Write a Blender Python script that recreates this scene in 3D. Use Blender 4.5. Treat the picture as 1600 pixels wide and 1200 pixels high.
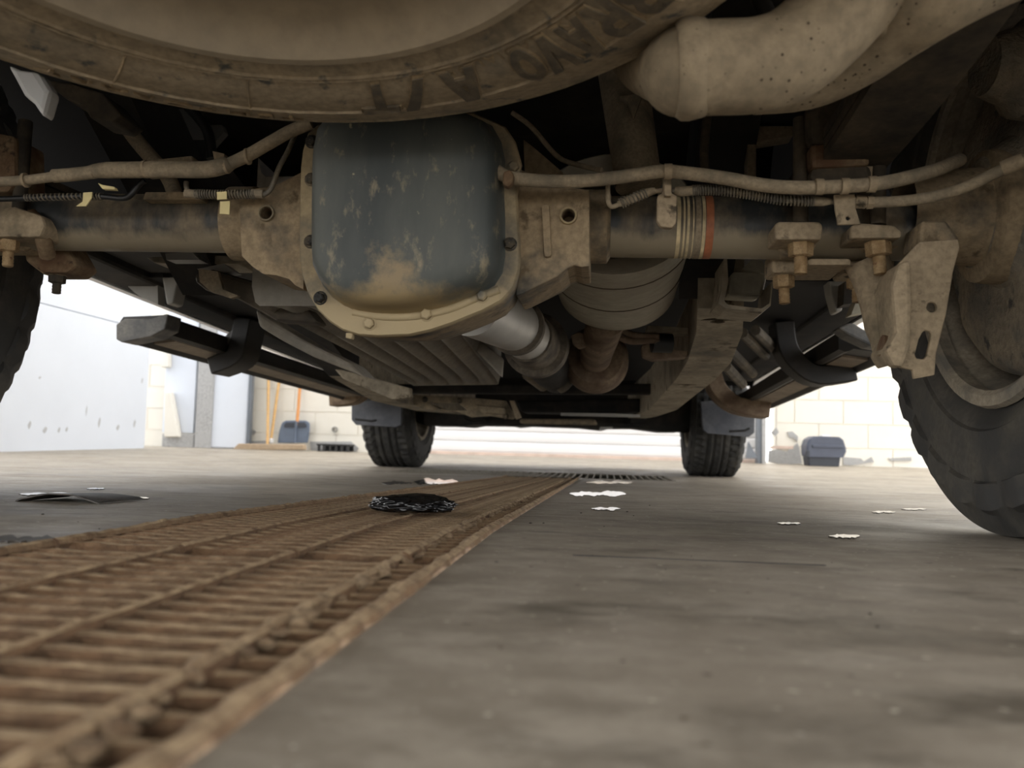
import bpy, bmesh, math, random
from mathutils import Vector, Matrix, noise
from mathutils.geometry import tessellate_polygon

for o in list(bpy.data.objects): bpy.data.objects.remove(o)
SC = bpy.context.scene
COL = SC.collection
random.seed(4)

# ------------------------------------------------------------------ camera
YAW, PITCH, ROLL = math.radians(6.34), math.radians(4.105), math.radians(1.55)
CAMH, FPX = 0.083, 1320.0
_fw = Vector((-math.sin(YAW)*math.cos(PITCH), math.cos(YAW)*math.cos(PITCH), math.sin(PITCH)))
_r0 = Vector((math.cos(YAW), math.sin(YAW), 0)); _u0 = _r0.cross(_fw)
_rt = _r0*math.cos(ROLL) + _u0*math.sin(ROLL); _up = -_r0*math.sin(ROLL) + _u0*math.cos(ROLL)
CAMP = Vector((0, 0, CAMH))
cd = bpy.data.cameras.new('camera'); cam = bpy.data.objects.new('camera', cd); COL.objects.link(cam)
cam.matrix_world = Matrix(((_rt.x, _up.x, -_fw.x, 0), (_rt.y, _up.y, -_fw.y, 0), (_rt.z, _up.z, -_fw.z, CAMH), (0, 0, 0, 1)))
cd.sensor_width = 36; cd.lens = 36*FPX/1600; cd.clip_start = .01
cd.dof.use_dof = True; cd.dof.focus_distance = 1.15; cd.dof.aperture_fstop = 8.0
SC.camera = cam

# ------------------------------------------------------------------ light: soft daylight from the open sky, the only light
wd = bpy.data.worlds.new('daylight'); SC.world = wd; wd.use_nodes = True
bg = wd.node_tree.nodes['Background']; bg.inputs[0].default_value = (1.0, .99, .975, 1); bg.inputs[1].default_value = 3.0
SC.view_settings.view_transform = 'Standard'; SC.view_settings.look = 'None'
SC.view_settings.gamma = 1; SC.view_settings.use_curve_mapping = False
SC.view_settings.exposure = 0.48

# ------------------------------------------------------------------ pixel helpers (a pixel gives a direction, Y / floor gives the distance)
def ray(x, y): return _fw*FPX + _rt*(x-800) - _up*(y-600)
def W(x, y, Y):
    d = ray(x, y); return CAMP + d*(Y/d.y)
def interp(v, xs, ys):
    if v <= xs[0]: return ys[0]
    for i in range(len(xs)-1):
        if v <= xs[i+1]: return ys[i] + (ys[i+1]-ys[i])*(v-xs[i])/(xs[i+1]-xs[i])
    return ys[-1]
def fz(Y): return interp(Y, [.8, 3.4, 4.6, 7.4], [0, -.05, -.05, -.018])     # the floor falls to the cross drain
def G(x, y):
    d = ray(x, y); Y = 1.0
    for _ in range(60):
        t = (fz(Y)-CAMH)/d.z; Y = .5*Y + .5*(CAMP+d*t).y
    return CAMP + d*t
def px(n, Y): return n*Y/FPX

# ------------------------------------------------------------------ mesh builder
class MB:
    def __init__(s): s.v = []; s.f = []
    def add(s, vs, fs):
        b = len(s.v); s.v += [Vector(v) for v in vs]; s.f += [tuple(i+b for i in f) for f in fs]; return s
    def box(s, a, b):
        (x0, y0, z0), (x1, y1, z1) = a, b
        return s.add([(x0,y0,z0),(x1,y0,z0),(x1,y1,z0),(x0,y1,z0),(x0,y0,z1),(x1,y0,z1),(x1,y1,z1),(x0,y1,z1)],
                     [(0,3,2,1),(4,5,6,7),(0,1,5,4),(1,2,6,5),(2,3,7,6),(3,0,4,7)])
    def hexa(s, p):      # eight corners: near quad then far quad
        return s.add(p, [(0,1,2,3),(7,6,5,4),(4,5,1,0),(5,6,2,1),(6,7,3,2),(7,4,0,3)])
    def tube(s, pts, r, n=12, caps=True, ratio=1.0):
        pts = [Vector(p) for p in pts]; m = len(pts)
        rs = r if isinstance(r, (list, tuple)) else [r]*m
        b = len(s.v); ref = None
        for i, p in enumerate(pts):
            t = (pts[min(i+1, m-1)] - pts[max(i-1, 0)])
            if t.length < 1e-9: t = Vector((0, 0, 1))
            t.normalize()
            if ref is None:
                ref = Vector((0, 0, 1)) if abs(t.z) < .9 else Vector((1, 0, 0))
            a = (ref - t*ref.dot(t))
            if a.length < 1e-5: a = t.orthogonal()
            a.normalize(); ref = a; c = t.cross(a)
            for k in range(n):
                w = 2*math.pi*k/n
                s.v.append(p + a*(rs[i]*math.cos(w)*ratio) + c*(rs[i]*math.sin(w)))
        for i in range(m-1):
            for k in range(n):
                k2 = (k+1) % n
                s.f.append((b+i*n+k, b+i*n+k2, b+(i+1)*n+k2, b+(i+1)*n+k))
        if caps:
            s.f.append(tuple(b+k for k in reversed(range(n)))); s.f.append(tuple(b+(m-1)*n+k for k in range(n)))
        return s
    def lathe(s, prof, c, axis, n=48, closed=False, cap=False):
        # prof: (distance along axis, radius)
        axis = Vector(axis).normalized(); a = axis.orthogonal().normalized(); d = axis.cross(a); c = Vector(c)
        b = len(s.v); m = len(prof)
        for (h, r) in prof:
            for k in range(n):
                w = 2*math.pi*k/n; s.v.append(c + axis*h + (a*math.cos(w) + d*math.sin(w))*r)
        for i in range(m if closed else m-1):
            j = (i+1) % m
            for k in range(n):
                k2 = (k+1) % n; s.f.append((b+i*n+k, b+i*n+k2, b+j*n+k2, b+j*n+k))
        if cap:
            s.f.append(tuple(b+k for k in reversed(range(n)))); s.f.append(tuple(b+(m-1)*n+k for k in range(n)))
        return s
    def prism(s, poly, vec, holes=()):
        loops = [[Vector(p) for p in poly]] + [[Vector(p) for p in h] for h in holes]
        tris = tessellate_polygon(loops)
        flat = [p for l in loops for p in l]; n = len(flat); b = len(s.v); vec = Vector(vec)
        s.v += flat + [p+vec for p in flat]
        for t in tris:
            s.f.append(tuple(b+i for i in t)); s.f.append(tuple(b+n+i for i in reversed(t)))
        o = 0
        for l in loops:
            k = len(l)
            for i in range(k):
                j = (i+1) % k; s.f.append((b+o+i, b+o+j, b+n+o+j, b+n+o+i))
            o += k
        return s
    def slab(s, poly, Y0, dep, holes=(), dz=0.0):
        # an outline read in the photo on the plane y = Y0, given real thickness along the truck
        return s.prism([W(x, y, Y0) for x, y in poly], (0, dep, dz), [[W(x, y, Y0) for x, y in h] for h in holes])
    def hexbolt(s, c, axis, r, h, wash=1.35, dome=.25):
        axis = Vector(axis).normalized(); s.lathe([(0, 0.001), (0, r*wash), (h*.18, r*wash), (h*.3, r*1.05)], c, axis, 14)
        return s.lathe([(h*.15, r), (h*.85, r), (h, r*.75), (h, .0005)], c, axis, 6)
    def loft(s, rings, close_end=True):
        b = len(s.v); n = len(rings[0])
        for R in rings: s.v += [Vector(p) for p in R]
        for i in range(len(rings)-1):
            for k in range(n):
                k2 = (k+1) % n; s.f.append((b+i*n+k, b+i*n+k2, b+(i+1)*n+k2, b+(i+1)*n+k))
        if close_end:
            L = rings[-1]; c = Vector((0, 0, 0))
            for p in L: c += Vector(p)
            s.v.append(c/n); e = len(s.v)-1; o = b+(len(rings)-1)*n
            for k in range(n): s.f.append((o+k, o+(k+1) % n, e))
        return s
    def jitter(s, amp, scale, start=0):
        for i in range(start, len(s.v)):
            p = s.v[i]; s.v[i] = p + noise.noise_vector(p*scale)*amp
        return s
    def mesh(s, name, smooth=False):
        me = bpy.data.meshes.new(name); me.from_pydata([tuple(v) for v in s.v], [], s.f); me.update()
        bm = bmesh.new(); bm.from_mesh(me); bmesh.ops.recalc_face_normals(bm, faces=bm.faces); bm.to_mesh(me); bm.free()
        if smooth:
            for p in me.polygons: p.use_smooth = True
            try: me.set_sharp_from_angle(angle=math.radians(38 if smooth is True else smooth))
            except Exception: pass
        return me
    def build(s, name, mat, parent=None, smooth=True, bevel=0, loc=None):
        if loc is not None:
            loc = Vector(loc); s.v = [v-loc for v in s.v]
        me = s.mesh(name, smooth); me.materials.append(mat)
        o = bpy.data.objects.new(name, me); COL.objects.link(o)
        if loc is not None: o.location = loc
        if parent: adopt(o, parent)
        if bevel:
            m = o.modifiers.new('bevel', 'BEVEL'); m.width = bevel; m.segments = 2; m.limit_method = 'ANGLE'; m.angle_limit = math.radians(35)
        return o
def wloc(o):
    v = Vector(o.location)
    return v + (wloc(o.parent) + Vector(o.matrix_parent_inverse.translation) if o.parent else Vector())
WP = {}
def adopt(o, parent):
    o.parent = parent
    o.matrix_parent_inverse = Matrix.Translation(-wpos(parent))
def wpos(o):
    # parents are only ever translated; children keep world coordinates
    if o.parent is None: return Vector(o.location)
    return Vector(o.location)
def tag(o, label=None, cat=None, group=None, kind=None):
    if label: o['label'] = label
    if cat: o['category'] = cat
    if group: o['group'] = group
    if kind: o['kind'] = kind
    return o
def empty(name, loc, label, cat, group=None):
    o = bpy.data.objects.new(name, None); COL.objects.link(o); o.location = loc; o.empty_display_size = .1
    return tag(o, label, cat, group)
def inst(me, name, parent, loc, rot=(0, 0, 0), scale=(1, 1, 1)):
    o = bpy.data.objects.new(name, me); COL.objects.link(o); o.location = loc; o.rotation_euler = rot; o.scale = scale
    if parent: adopt(o, parent)
    return o
def smoothpath(pts, k=4):
    pts = [Vector(p) for p in pts]; out = []
    for i in range(len(pts)-1):
        p0 = pts[max(i-1, 0)]; p1 = pts[i]; p2 = pts[i+1]; p3 = pts[min(i+2, len(pts)-1)]
        for j in range(k):
            t = j/k
            out.append(.5*((2*p1) + (p2-p0)*t + (2*p0-5*p1+4*p2-p3)*t*t + (3*p1-p0-3*p2+p3)*t**3))
    out.append(pts[-1]); return out
def ppath(L, k=4): return smoothpath([W(*q) for q in L], k)
def circ_px(cx, cy, r, n=14, ry=None):
    return [(cx+r*math.cos(2*math.pi*i/n), cy+(ry or r)*math.sin(2*math.pi*i/n)) for i in range(n)]

# ------------------------------------------------------------------ materials
def srgb(r, g, b):
    f = lambda c: (c/255/12.92 if c/255 <= .04045 else ((c/255+.055)/1.055)**2.4)
    return (f(r), f(g), f(b), 1)
def mat_new(name):
    m = bpy.data.materials.new(name); m.use_nodes = True
    nt = m.node_tree; return m, nt, nt.nodes['Principled BSDF']
def nd(nt, t, **k):
    n = nt.nodes.new(t)
    for a, v in k.items(): setattr(n, a, v)
    return n
def noise_fac(nt, scale, lo, hi, detail=6, rough=.6, stretch=(1, 1, 1), coord='Object', seed=0.0):
    tc = nd(nt, 'ShaderNodeTexCoord'); mp = nd(nt, 'ShaderNodeMapping'); mp.inputs['Scale'].default_value = stretch
    mp.inputs['Location'].default_value = (seed, seed*.7, seed*1.3)
    nz = nd(nt, 'ShaderNodeTexNoise'); nz.inputs['Scale'].default_value = scale; nz.inputs['Detail'].default_value = detail
    nz.inputs['Roughness'].default_value = rough
    nt.links.new(tc.outputs[coord], mp.inputs[0]); nt.links.new(mp.outputs[0], nz.inputs[0])
    rp = nd(nt, 'ShaderNodeMapRange'); rp.inputs[1].default_value = lo; rp.inputs[2].default_value = hi
    nt.links.new(nz.outputs[0], rp.inputs[0]); return rp.outputs[0], nz.outputs[0]
def mixc(nt, fac, a, b):
    m = nd(nt, 'ShaderNodeMix', data_type='RGBA')
    if isinstance(fac, float): m.inputs[0].default_value = fac
    else: nt.links.new(fac, m.inputs[0])
    for i, c in ((6, a), (7, b)):
        if isinstance(c, tuple): m.inputs[i].default_value = c
        else: nt.links.new(c, m.inputs[i])
    return m.outputs[2]
def bump(nt, bs, h, strength=.3, dist=.002):
    b = nd(nt, 'ShaderNodeBump'); b.inputs['Strength'].default_value = strength; b.inputs['Distance'].default_value = dist
    nt.links.new(h, b.inputs['Height']); nt.links.new(b.outputs[0], bs.inputs['Normal'])
GAIN = {'spare tyre rubber under mud': 1.7, 'raised rubber lettering': 1.7, 'rubbed lettering face': 1.3, 'spare rim with film of mud': 1.3, 'axle paint with mud': 1.6, 'axle housing caked in mud': 1.5,
        'cover flange mud': 1.35, 'tank shield': 1.3, 'brake drum caked in mud': 1.6, 'wheel rim mud': 1.3, 'tyre rubber': 1.3, 'bracket under dust': 1.2, 'conduit under dust': 1.2, 'running board underside': 1.3, 'rusty threaded stud': 1.2}
def dusty(name, base, dust, cover=.5, scale=14, rough=.85, metal=0.0, soft=.12, third=None, stretch=(1, 1, 1), b=.35, bd=.0015, seed=0.0, brough=None):
    # base paint under patches of dried mud; cover = how much of the surface the mud hides
    m, nt, bs = mat_new(name); lo = .5 + (.5-cover)*.55
    g = GAIN.get(name, 1.0)
    def lift(c):
        l = .3*c[0]+.5*c[1]+.2*c[2]; return tuple(min(.40, (v*.86+l*.14)*g) for v in c[:3])+(1,)
    base, dust, third = lift(base), lift(dust), (lift(third) if third else None)
    f, _ = noise_fac(nt, scale, lo-soft, lo+soft, stretch=stretch, seed=seed)
    f2, h2 = noise_fac(nt, scale*9, .35, .65, 4, seed=seed+3)
    d2 = mixc(nt, f2, tuple(c*.78 for c in dust[:3])+(1,), tuple(min(1, c*1.15) for c in dust[:3])+(1,))
    c = mixc(nt, f, base, d2)
    if third:
        f3, _ = noise_fac(nt, scale*2.3, .60, .68, 5, seed=seed+11); c = mixc(nt, f3, c, third)
    nt.links.new(c, bs.inputs['Base Color']); bs.inputs['Metallic'].default_value = metal
    if brough is not None:
        mr = nd(nt, 'ShaderNodeMapRange'); mr.inputs[3].default_value = brough; mr.inputs[4].default_value = rough
        nt.links.new(f, mr.inputs[0]); nt.links.new(mr.outputs[0], bs.inputs['Roughness'])
    else: bs.inputs['Roughness'].default_value = rough
    bump(nt, bs, h2, b, bd); return m
def plain(name, c, rough=.6, metal=0.0, var=.15, scale=20, b=.1):
    m, nt, bs = mat_new(name); f, h = noise_fac(nt, scale, .3, .7)
    cc = mixc(nt, f, tuple(v*(1-var) for v in c[:3])+(1,), tuple(min(1, v*(1+var)) for v in c[:3])+(1,))
    nt.links.new(cc, bs.inputs['Base Color']); bs.inputs['Roughness'].default_value = rough; bs.inputs['Metallic'].default_value = metal
    if b: bump(nt, bs, h, b, .001)
    return m
DUST = srgb(140, 122, 94); DUST2 = srgb(122, 104, 78); GREYDUST = srgb(138, 127, 108)
M = {}
M['spare_rubber'] = dusty('spare tyre rubber under mud', srgb(80, 75, 64), srgb(122, 108, 85), .72, 16, .9, third=srgb(62, 62, 58), seed=2)
M['spare_letter'] = dusty('raised rubber lettering', srgb(96, 83, 62), srgb(128, 110, 80), .5, 30, .9)
M['letter_face'] = dusty('rubbed lettering face', srgb(72, 65, 53), srgb(104, 91, 69), .45, 60, .8)
M['spare_rim'] = dusty('spare rim with film of mud', srgb(118, 106, 86), srgb(136, 120, 94), .5, 5, .75, soft=.3)
M['rubber'] = dusty('tyre rubber', srgb(44, 43, 41), srgb(78, 73, 64), .35, 12, .82, third=srgb(52, 50, 47), brough=.62)
M['front_rubber'] = dusty('front tyre rubber', srgb(34, 34, 33), srgb(62, 60, 55), .35, 10, .75)
M['axle'] = dusty('axle paint with mud', srgb(34, 36, 36), srgb(112, 98, 76), .46, 12, .85, stretch=(1.3, 1, .55), brough=.5, seed=5)
M['housing'] = dusty('axle housing caked in mud', srgb(44, 44, 40), srgb(128, 110, 82), .68, 15, .9, third=srgb(86, 72, 50), seed=1, brough=.6)
M['flange'] = dusty('cover flange mud', srgb(54, 58, 58), srgb(142, 124, 90), .60, 10, .85, seed=8, brough=.6)
M['bolt'] = dusty('bolt head mud', srgb(40, 39, 36), srgb(110, 95, 70), .45, 40, .8)
M['rust_bolt'] = dusty('rusty threaded stud', srgb(120, 92, 52), srgb(150, 124, 84), .5, 60, .8, third=srgb(96, 62, 34))
M['rust'] = dusty('rust and mud', srgb(96, 66, 40), srgb(128, 106, 76), .5, 22, .9, third=srgb(60, 44, 32))
M['conduit'] = dusty('conduit under dust', srgb(104, 94, 76), srgb(142, 126, 100), .62, 26, .9)
M['spring'] = dusty('spring guard', srgb(92, 86, 74), srgb(130, 118, 96), .5, 40, .6)
M['bracket'] = dusty('bracket under dust', srgb(96, 86, 66), srgb(146, 128, 100), .72, 16, .9, third=srgb(70, 60, 44))
M['pipe'] = dusty('tailpipe with mud film', srgb(110, 98, 76), srgb(144, 127, 99), .7, 9, .85, third=None)
M['leaf'] = dusty('leaf spring', srgb(44, 40, 34), srgb(84, 72, 54), .5, 14, .9)
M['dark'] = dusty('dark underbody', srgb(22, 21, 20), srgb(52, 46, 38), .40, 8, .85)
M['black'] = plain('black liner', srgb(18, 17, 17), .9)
M['tank'] = dusty('fuel tank grey', srgb(132, 128, 120), srgb(160, 150, 132), .55, 6, .7, soft=.25)
M['tank_dark'] = dusty('tank shield', srgb(58, 53, 46), srgb(96, 86, 70), .5, 8, .85)
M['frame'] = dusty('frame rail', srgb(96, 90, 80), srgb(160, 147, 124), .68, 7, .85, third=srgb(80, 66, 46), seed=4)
M['muffler'] = dusty('muffler', srgb(166, 152, 132), srgb(182, 168, 148), .55, 5, .8, soft=.3)
M['muffler_seam'] = plain('muffler seam', srgb(88, 76, 60), .8)
M['exh_rust'] = dusty('exhaust flange rust', srgb(94, 74, 56), srgb(134, 114, 90), .5, 16, .85)
M['shaft'] = plain('driveshaft aluminium', srgb(190, 188, 182), .42, .3, .1)
M['shaft_dark'] = dusty('driveshaft yoke', srgb(70, 64, 56), srgb(122, 110, 92), .5, 20, .8)
M['board'] = dusty('running board plastic', srgb(22, 20, 18), srgb(46, 39, 32), .35, 10, .6)
M['board_cap'] = dusty('running board cap', srgb(58, 60, 64), srgb(116, 112, 104), .40, 14, .6, soft=.2)
M['board_under'] = dusty('running board underside', srgb(86, 76, 64), srgb(132, 118, 100), .55, 6, .75, soft=.25)
M['flap'] = dusty('mud flap', srgb(52, 56, 66), srgb(92, 94, 98), .35, 8, .5, soft=.2)
M['drum'] = dusty('brake drum caked in mud', srgb(84, 80, 72), srgb(120, 108, 88), .55, 13, .9, third=srgb(58, 55, 50), b=.8, bd=.006, seed=6)
M['rim'] = dusty('wheel rim mud', srgb(104, 98, 88), srgb(146, 134, 114), .6, 20, .85)
M['white'] = plain('white paint', srgb(226, 228, 230), .3, 0, .04, 4, 0)
M['panel_grey'] = plain('pale grey panel', srgb(150, 148, 142), .6, 0, .12, 12)
M['tag'] = plain('pale yellow tag', srgb(216, 200, 146), .7, 0, .1, 40)
M['orange'] = plain('orange paint stripe', srgb(168, 104, 70), .6, 0, .3, 60)
M['stripe'] = plain('pale paint stripe', srgb(196, 178, 140), .6, 0, .35, 60)
M['blackhose'] = plain('black hose', srgb(22, 22, 22), .5)
# differential cover: blue-grey paint, streaks, a splash of mud low in the middle and a caked lower lip
def cover_mat():
    m, nt, bs = mat_new('differential cover')
    f, _ = noise_fac(nt, 5, .35, .7, stretch=(2, 1, .6)); c = mixc(nt, f, srgb(64, 69, 68), srgb(94, 96, 90))
    f, _ = noise_fac(nt, 30, .555, .70, 8, .72, (1.6, 1, .8), seed=3); c = mixc(nt, f, c, srgb(140, 130, 108))
    f, _ = noise_fac(nt, 60, .70, .74, 3, .5, seed=7); c = mixc(nt, f, c, srgb(168, 158, 130))
    geo = nd(nt, 'ShaderNodeNewGeometry'); sep = nd(nt, 'ShaderNodeSeparateXYZ'); nt.links.new(geo.outputs['Position'], sep.inputs[0])
    _, hz = noise_fac(nt, 22, 0, 1, 8, .7, seed=5)
    def math_(op, a, b):
        n = nd(nt, 'ShaderNodeMath', operation=op)
        for i, v in enumerate((a, b)):
            if isinstance(v, (int, float)): n.inputs[i].default_value = v
            else: nt.links.new(v, n.inputs[i])
        return n.outputs[0]
    P = W(612, 440, .83); Pz = W(612, 470, .83).z
    # splash: distance from a spot, broken by noise
    dx = math_('MULTIPLY', math_('SUBTRACT', sep.outputs[0], P.x), 1.25); dz = math_('MULTIPLY', math_('SUBTRACT', sep.outputs[2], P.z), .62)
    r = math_('SQRT', math_('ADD', math_('MULTIPLY', dx, dx), math_('MULTIPLY', dz, dz)), 0)
    v = math_('ADD', r, math_('MULTIPLY', math_('SUBTRACT', hz, .5), .11))
    mr = nd(nt, 'ShaderNodeMapRange'); mr.inputs[1].default_value = .034; mr.inputs[2].default_value = .012; nt.links.new(v, mr.inputs[0])
    c = mixc(nt, mr.outputs[0], c, srgb(142, 125, 96))
    v = math_('ADD', sep.outputs[2], math_('MULTIPLY', math_('SUBTRACT', hz, .5), .05))
    mr = nd(nt, 'ShaderNodeMapRange'); mr.inputs[1].default_value = Pz+.022; mr.inputs[2].default_value = Pz+.004; nt.links.new(v, mr.inputs[0])
    c = mixc(nt, mr.outputs[0], c, srgb(146, 127, 92))
    nt.links.new(c, bs.inputs['Base Color']); bs.inputs['Roughness'].default_value = .62; bump(nt, bs, hz, .25, .002); return m
M['cover'] = cover_mat()
def zdirt(key, z0, z1, col, amp=.05, scale=18, stretch=(2, 1, .8)):
    nt = M[key].node_tree; bs = nt.nodes['Principled BSDF']; src = bs.inputs['Base Color'].links[0].from_socket
    geo = nd(nt, 'ShaderNodeNewGeometry'); sep = nd(nt, 'ShaderNodeSeparateXYZ'); nt.links.new(geo.outputs['Position'], sep.inputs[0])
    _, hz = noise_fac(nt, scale, 0, 1, 8, .65, stretch, seed=15); a = nd(nt, 'ShaderNodeMath', operation='MULTIPLY_ADD'); a.inputs[1].default_value = amp; nt.links.new(hz, a.inputs[0]); nt.links.new(sep.outputs[2], a.inputs[2])
    mr = nd(nt, 'ShaderNodeMapRange'); mr.inputs[1].default_value = z1+amp*.5; mr.inputs[2].default_value = z0+amp*.5; nt.links.new(a.outputs[0], mr.inputs[0])
    nt.links.new(mixc(nt, mr.outputs[0], src, col), bs.inputs['Base Color'])
zdirt('axle', .326, .337, (.26, .215, .145, 1), .03)
zdirt('flange', W(600, 470, .885).z-.004, W(600, 470, .885).z+.012, (.36, .285, .165, 1), .05)
def speckle_mat():
    m = M['pipe']; nt = m.node_tree; bs = nt.nodes['Principled BSDF']; src = bs.inputs['Base Color'].links[0].from_socket
    tc = nd(nt, 'ShaderNodeTexCoord'); vo = nd(nt, 'ShaderNodeTexVoronoi'); vo.inputs['Scale'].default_value = 150
    nt.links.new(tc.outputs['Object'], vo.inputs['Vector'])
    mr = nd(nt, 'ShaderNodeMapRange'); mr.inputs[1].default_value = .22; mr.inputs[2].default_value = .14; nt.links.new(vo.outputs['Distance'], mr.inputs[0])
    f, _ = noise_fac(nt, 30, .5, .56, seed=9)
    mu = nd(nt, 'ShaderNodeMath', operation='MULTIPLY'); nt.links.new(mr.outputs[0], mu.inputs[0]); nt.links.new(f, mu.inputs[1])
    nt.links.new(mixc(nt, mu.outputs[0], src, srgb(66, 54, 38)), bs.inputs['Base Color'])
speckle_mat()
def floor_mat():
    m, nt, bs = mat_new('worn concrete')
    f, _ = noise_fac(nt, 2.2, .3, .7, 8, .65, coord='Object'); c = mixc(nt, f, srgb(122, 113, 100), srgb(154, 144, 130))
    f, _ = noise_fac(nt, 24, .44, .62, 8, .75, (.8, 1.2, 1), seed=2); c = mixc(nt, f, c, srgb(160, 151, 137))
    f, _ = noise_fac(nt, 11, .54, .70, 8, .7, (.7, 1.3, 1), seed=12); c = mixc(nt, f, c, srgb(98, 90, 79))
    f, _ = noise_fac(nt, 5, .56, .72, 6, .6, (1, .7, 1), seed=5); c = mixc(nt, f, c, srgb(112, 105, 95))
    f, h = noise_fac(nt, 130, .66, .72, 3, .5, seed=1); c = mixc(nt, f, c, srgb(196, 188, 172))
    f, _ = noise_fac(nt, 90, .70, .74, 3, .5, seed=8); c = mixc(nt, f, c, srgb(78, 66, 54))
    nt.links.new(c, bs.inputs['Base Color'])
    f, h = noise_fac(nt, 3, .35, .7, seed=6); mr = nd(nt, 'ShaderNodeMapRange'); mr.inputs[3].default_value = .42; mr.inputs[4].default_value = .7
    nt.links.new(f, mr.inputs[0]); nt.links.new(mr.outputs[0], bs.inputs['Roughness'])
    _, h = noise_fac(nt, 60, 0, 1, 8, .7); bump(nt, bs, h, .25, .002); return m
M['floor'] = floor_mat()
def deposit(name, side, top, dark, scale=40):
    # rust on the flanks, dried silt settled on whatever faces up
    m = dusty(name, side, tuple(c*.6 for c in side[:3])+(1,), .5, scale, .95, third=dark, b=.8, bd=.004); nt = m.node_tree; bs = nt.nodes['Principled BSDF']
    src = bs.inputs['Base Color'].links[0].from_socket; geo = nd(nt, 'ShaderNodeNewGeometry'); sep = nd(nt, 'ShaderNodeSeparateXYZ'); nt.links.new(geo.outputs['True Normal'], sep.inputs[0])
    mr = nd(nt, 'ShaderNodeMapRange'); mr.inputs[1].default_value = .25; mr.inputs[2].default_value = .75; nt.links.new(sep.outputs[2], mr.inputs[0])
    f, _ = noise_fac(nt, scale*2, .30, .60, seed=4); mu = nd(nt, 'ShaderNodeMath', operation='MULTIPLY'); nt.links.new(mr.outputs[0], mu.inputs[0]); nt.links.new(f, mu.inputs[1])
    c = mixc(nt, mu.outputs[0], src, top)
    nt.links.new(c, bs.inputs['Base Color']); return m
M['grate'] = deposit('rusty grate', srgb(116, 85, 54), srgb(172, 148, 116), srgb(88, 57, 33))
M['crossgrate'] = dusty('worn steel grate', srgb(120, 112, 98), srgb(150, 142, 126), .5, 20, .6)
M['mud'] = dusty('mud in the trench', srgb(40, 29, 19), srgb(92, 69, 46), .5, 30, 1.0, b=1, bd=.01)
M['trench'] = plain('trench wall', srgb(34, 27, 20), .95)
M['wet'] = dusty('wet grime', srgb(44, 38, 32), srgb(74, 66, 56), .4, 30, .5)
M['water'] = plain('puddle water', srgb(58, 54, 48), .03, 0, .05, 5, 0)
M['water'].node_tree.nodes['Principled BSDF'].inputs['Specular IOR Level'].default_value = .6
M['bag'] = plain('black plastic film', srgb(16, 16, 17), .22, 0, .3, 30, .3)
M['block'] = plain('white painted block', srgb(226, 222, 212), .8, 0, .03, 5, .25)
M['mortar'] = plain('mortar joint', srgb(222, 217, 206), .9, 0, .04, 14, .2)
M['plaster'] = dusty('flaked plaster', srgb(202, 193, 178), srgb(222, 214, 200), .5, 12, .95, b=.8, bd=.01)
M['leftwall'] = plain('painted sheet wall', srgb(214, 220, 230), .55, 0, .02, 3, 0)
M['scuff'] = plain('faint scuff', srgb(178, 180, 183), .7, 0, .12, 90)
M['shutter'] = plain('white shutter slat', srgb(232, 232, 234), .45, 0, .02, 3, 0)
M['seal'] = plain('worn bottom seal', srgb(206, 186, 174), .8, 0, .2, 8)
M['steel_blue'] = plain('grey steel guide', srgb(104, 110, 118), .45, .2, .12, 10)
M['wood'] = plain('wooden handle', srgb(196, 158, 104), .6, 0, .12, 30)
M['wood_orange'] = plain('orange wooden handle', srgb(206, 142, 84), .6, 0, .12, 30)
M['plank'] = plain('weathered board', srgb(168, 148, 124), .8, 0, .12, 30)
M['shovel'] = plain('blue grey shovel plastic', srgb(92, 104, 122), .5, 0, .12, 14)
M['crate'] = plain('dark crate plastic', srgb(38, 38, 38), .6)
M['toolbox'] = plain('slate plastic', srgb(68, 74, 90), .45, 0, .1, 12)
M['toolbox_dark'] = plain('dark slate plastic', srgb(44, 48, 58), .5)
M['pillar'] = dusty('pillar paint', srgb(206, 198, 186), srgb(226, 222, 214), .6, 6, .85, b=.15)

# ================================================================== THE SETTING
X0, YR, YF, TR = -0.2726, 1.006, 4.45, 0.825       # truck centre line, rear and front axle, half track
GX0, GX1 = -0.415, -0.103                            # long drain
CY0, CY1, CX0, CX1 = 3.58, 4.20, -0.95, 0.30         # cross drain
WALLY, LEFTX, RIGHTX = 7.4, -3.72, 4.6
ROOFY = 5.0  # front edge of the added roof, set by how bright the floor gets
def floor_patch(mb, x0, x1, y0, y1):
    ys = sorted({y0, y1} | {v for v in (.8, 1.4, 2, 2.7, 3.4, 4.6, 5.5, 6.5, 7.4) if y0 < v < y1})
    nx = max(1, int((x1-x0)/.8))
    for i in range(len(ys)-1):
        for k in range(nx):
            a = x0+(x1-x0)*k/nx; b = x0+(x1-x0)*(k+1)/nx; p, q = ys[i], ys[i+1]
            mb.add([(a,p,fz(p)),(b,p,fz(p)),(b,q,fz(q)),(a,q,fz(q))], [(0,1,2,3)])
fl = MB()
floor_patch(fl, -16, GX0, -16, CY0); floor_patch(fl, GX1, 16, -16, CY0); floor_patch(fl, GX0, GX1, -16, -.45)
floor_patch(fl, -16, CX0, CY0, CY1); floor_patch(fl, CX1, 16, CY0, CY1); floor_patch(fl, -16, 16, CY1, 9)
floor = tag(fl.build('floor', M['floor'], smooth=False), kind='structure')
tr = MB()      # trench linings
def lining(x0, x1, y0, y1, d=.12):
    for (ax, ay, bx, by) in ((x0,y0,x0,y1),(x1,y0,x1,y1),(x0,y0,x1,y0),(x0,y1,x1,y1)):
        tr.add([(ax,ay,fz(ay)),(bx,by,fz(by)),(bx,by,fz(by)-d),(ax,ay,fz(ay)-d)], [(0,1,2,3)])
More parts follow.
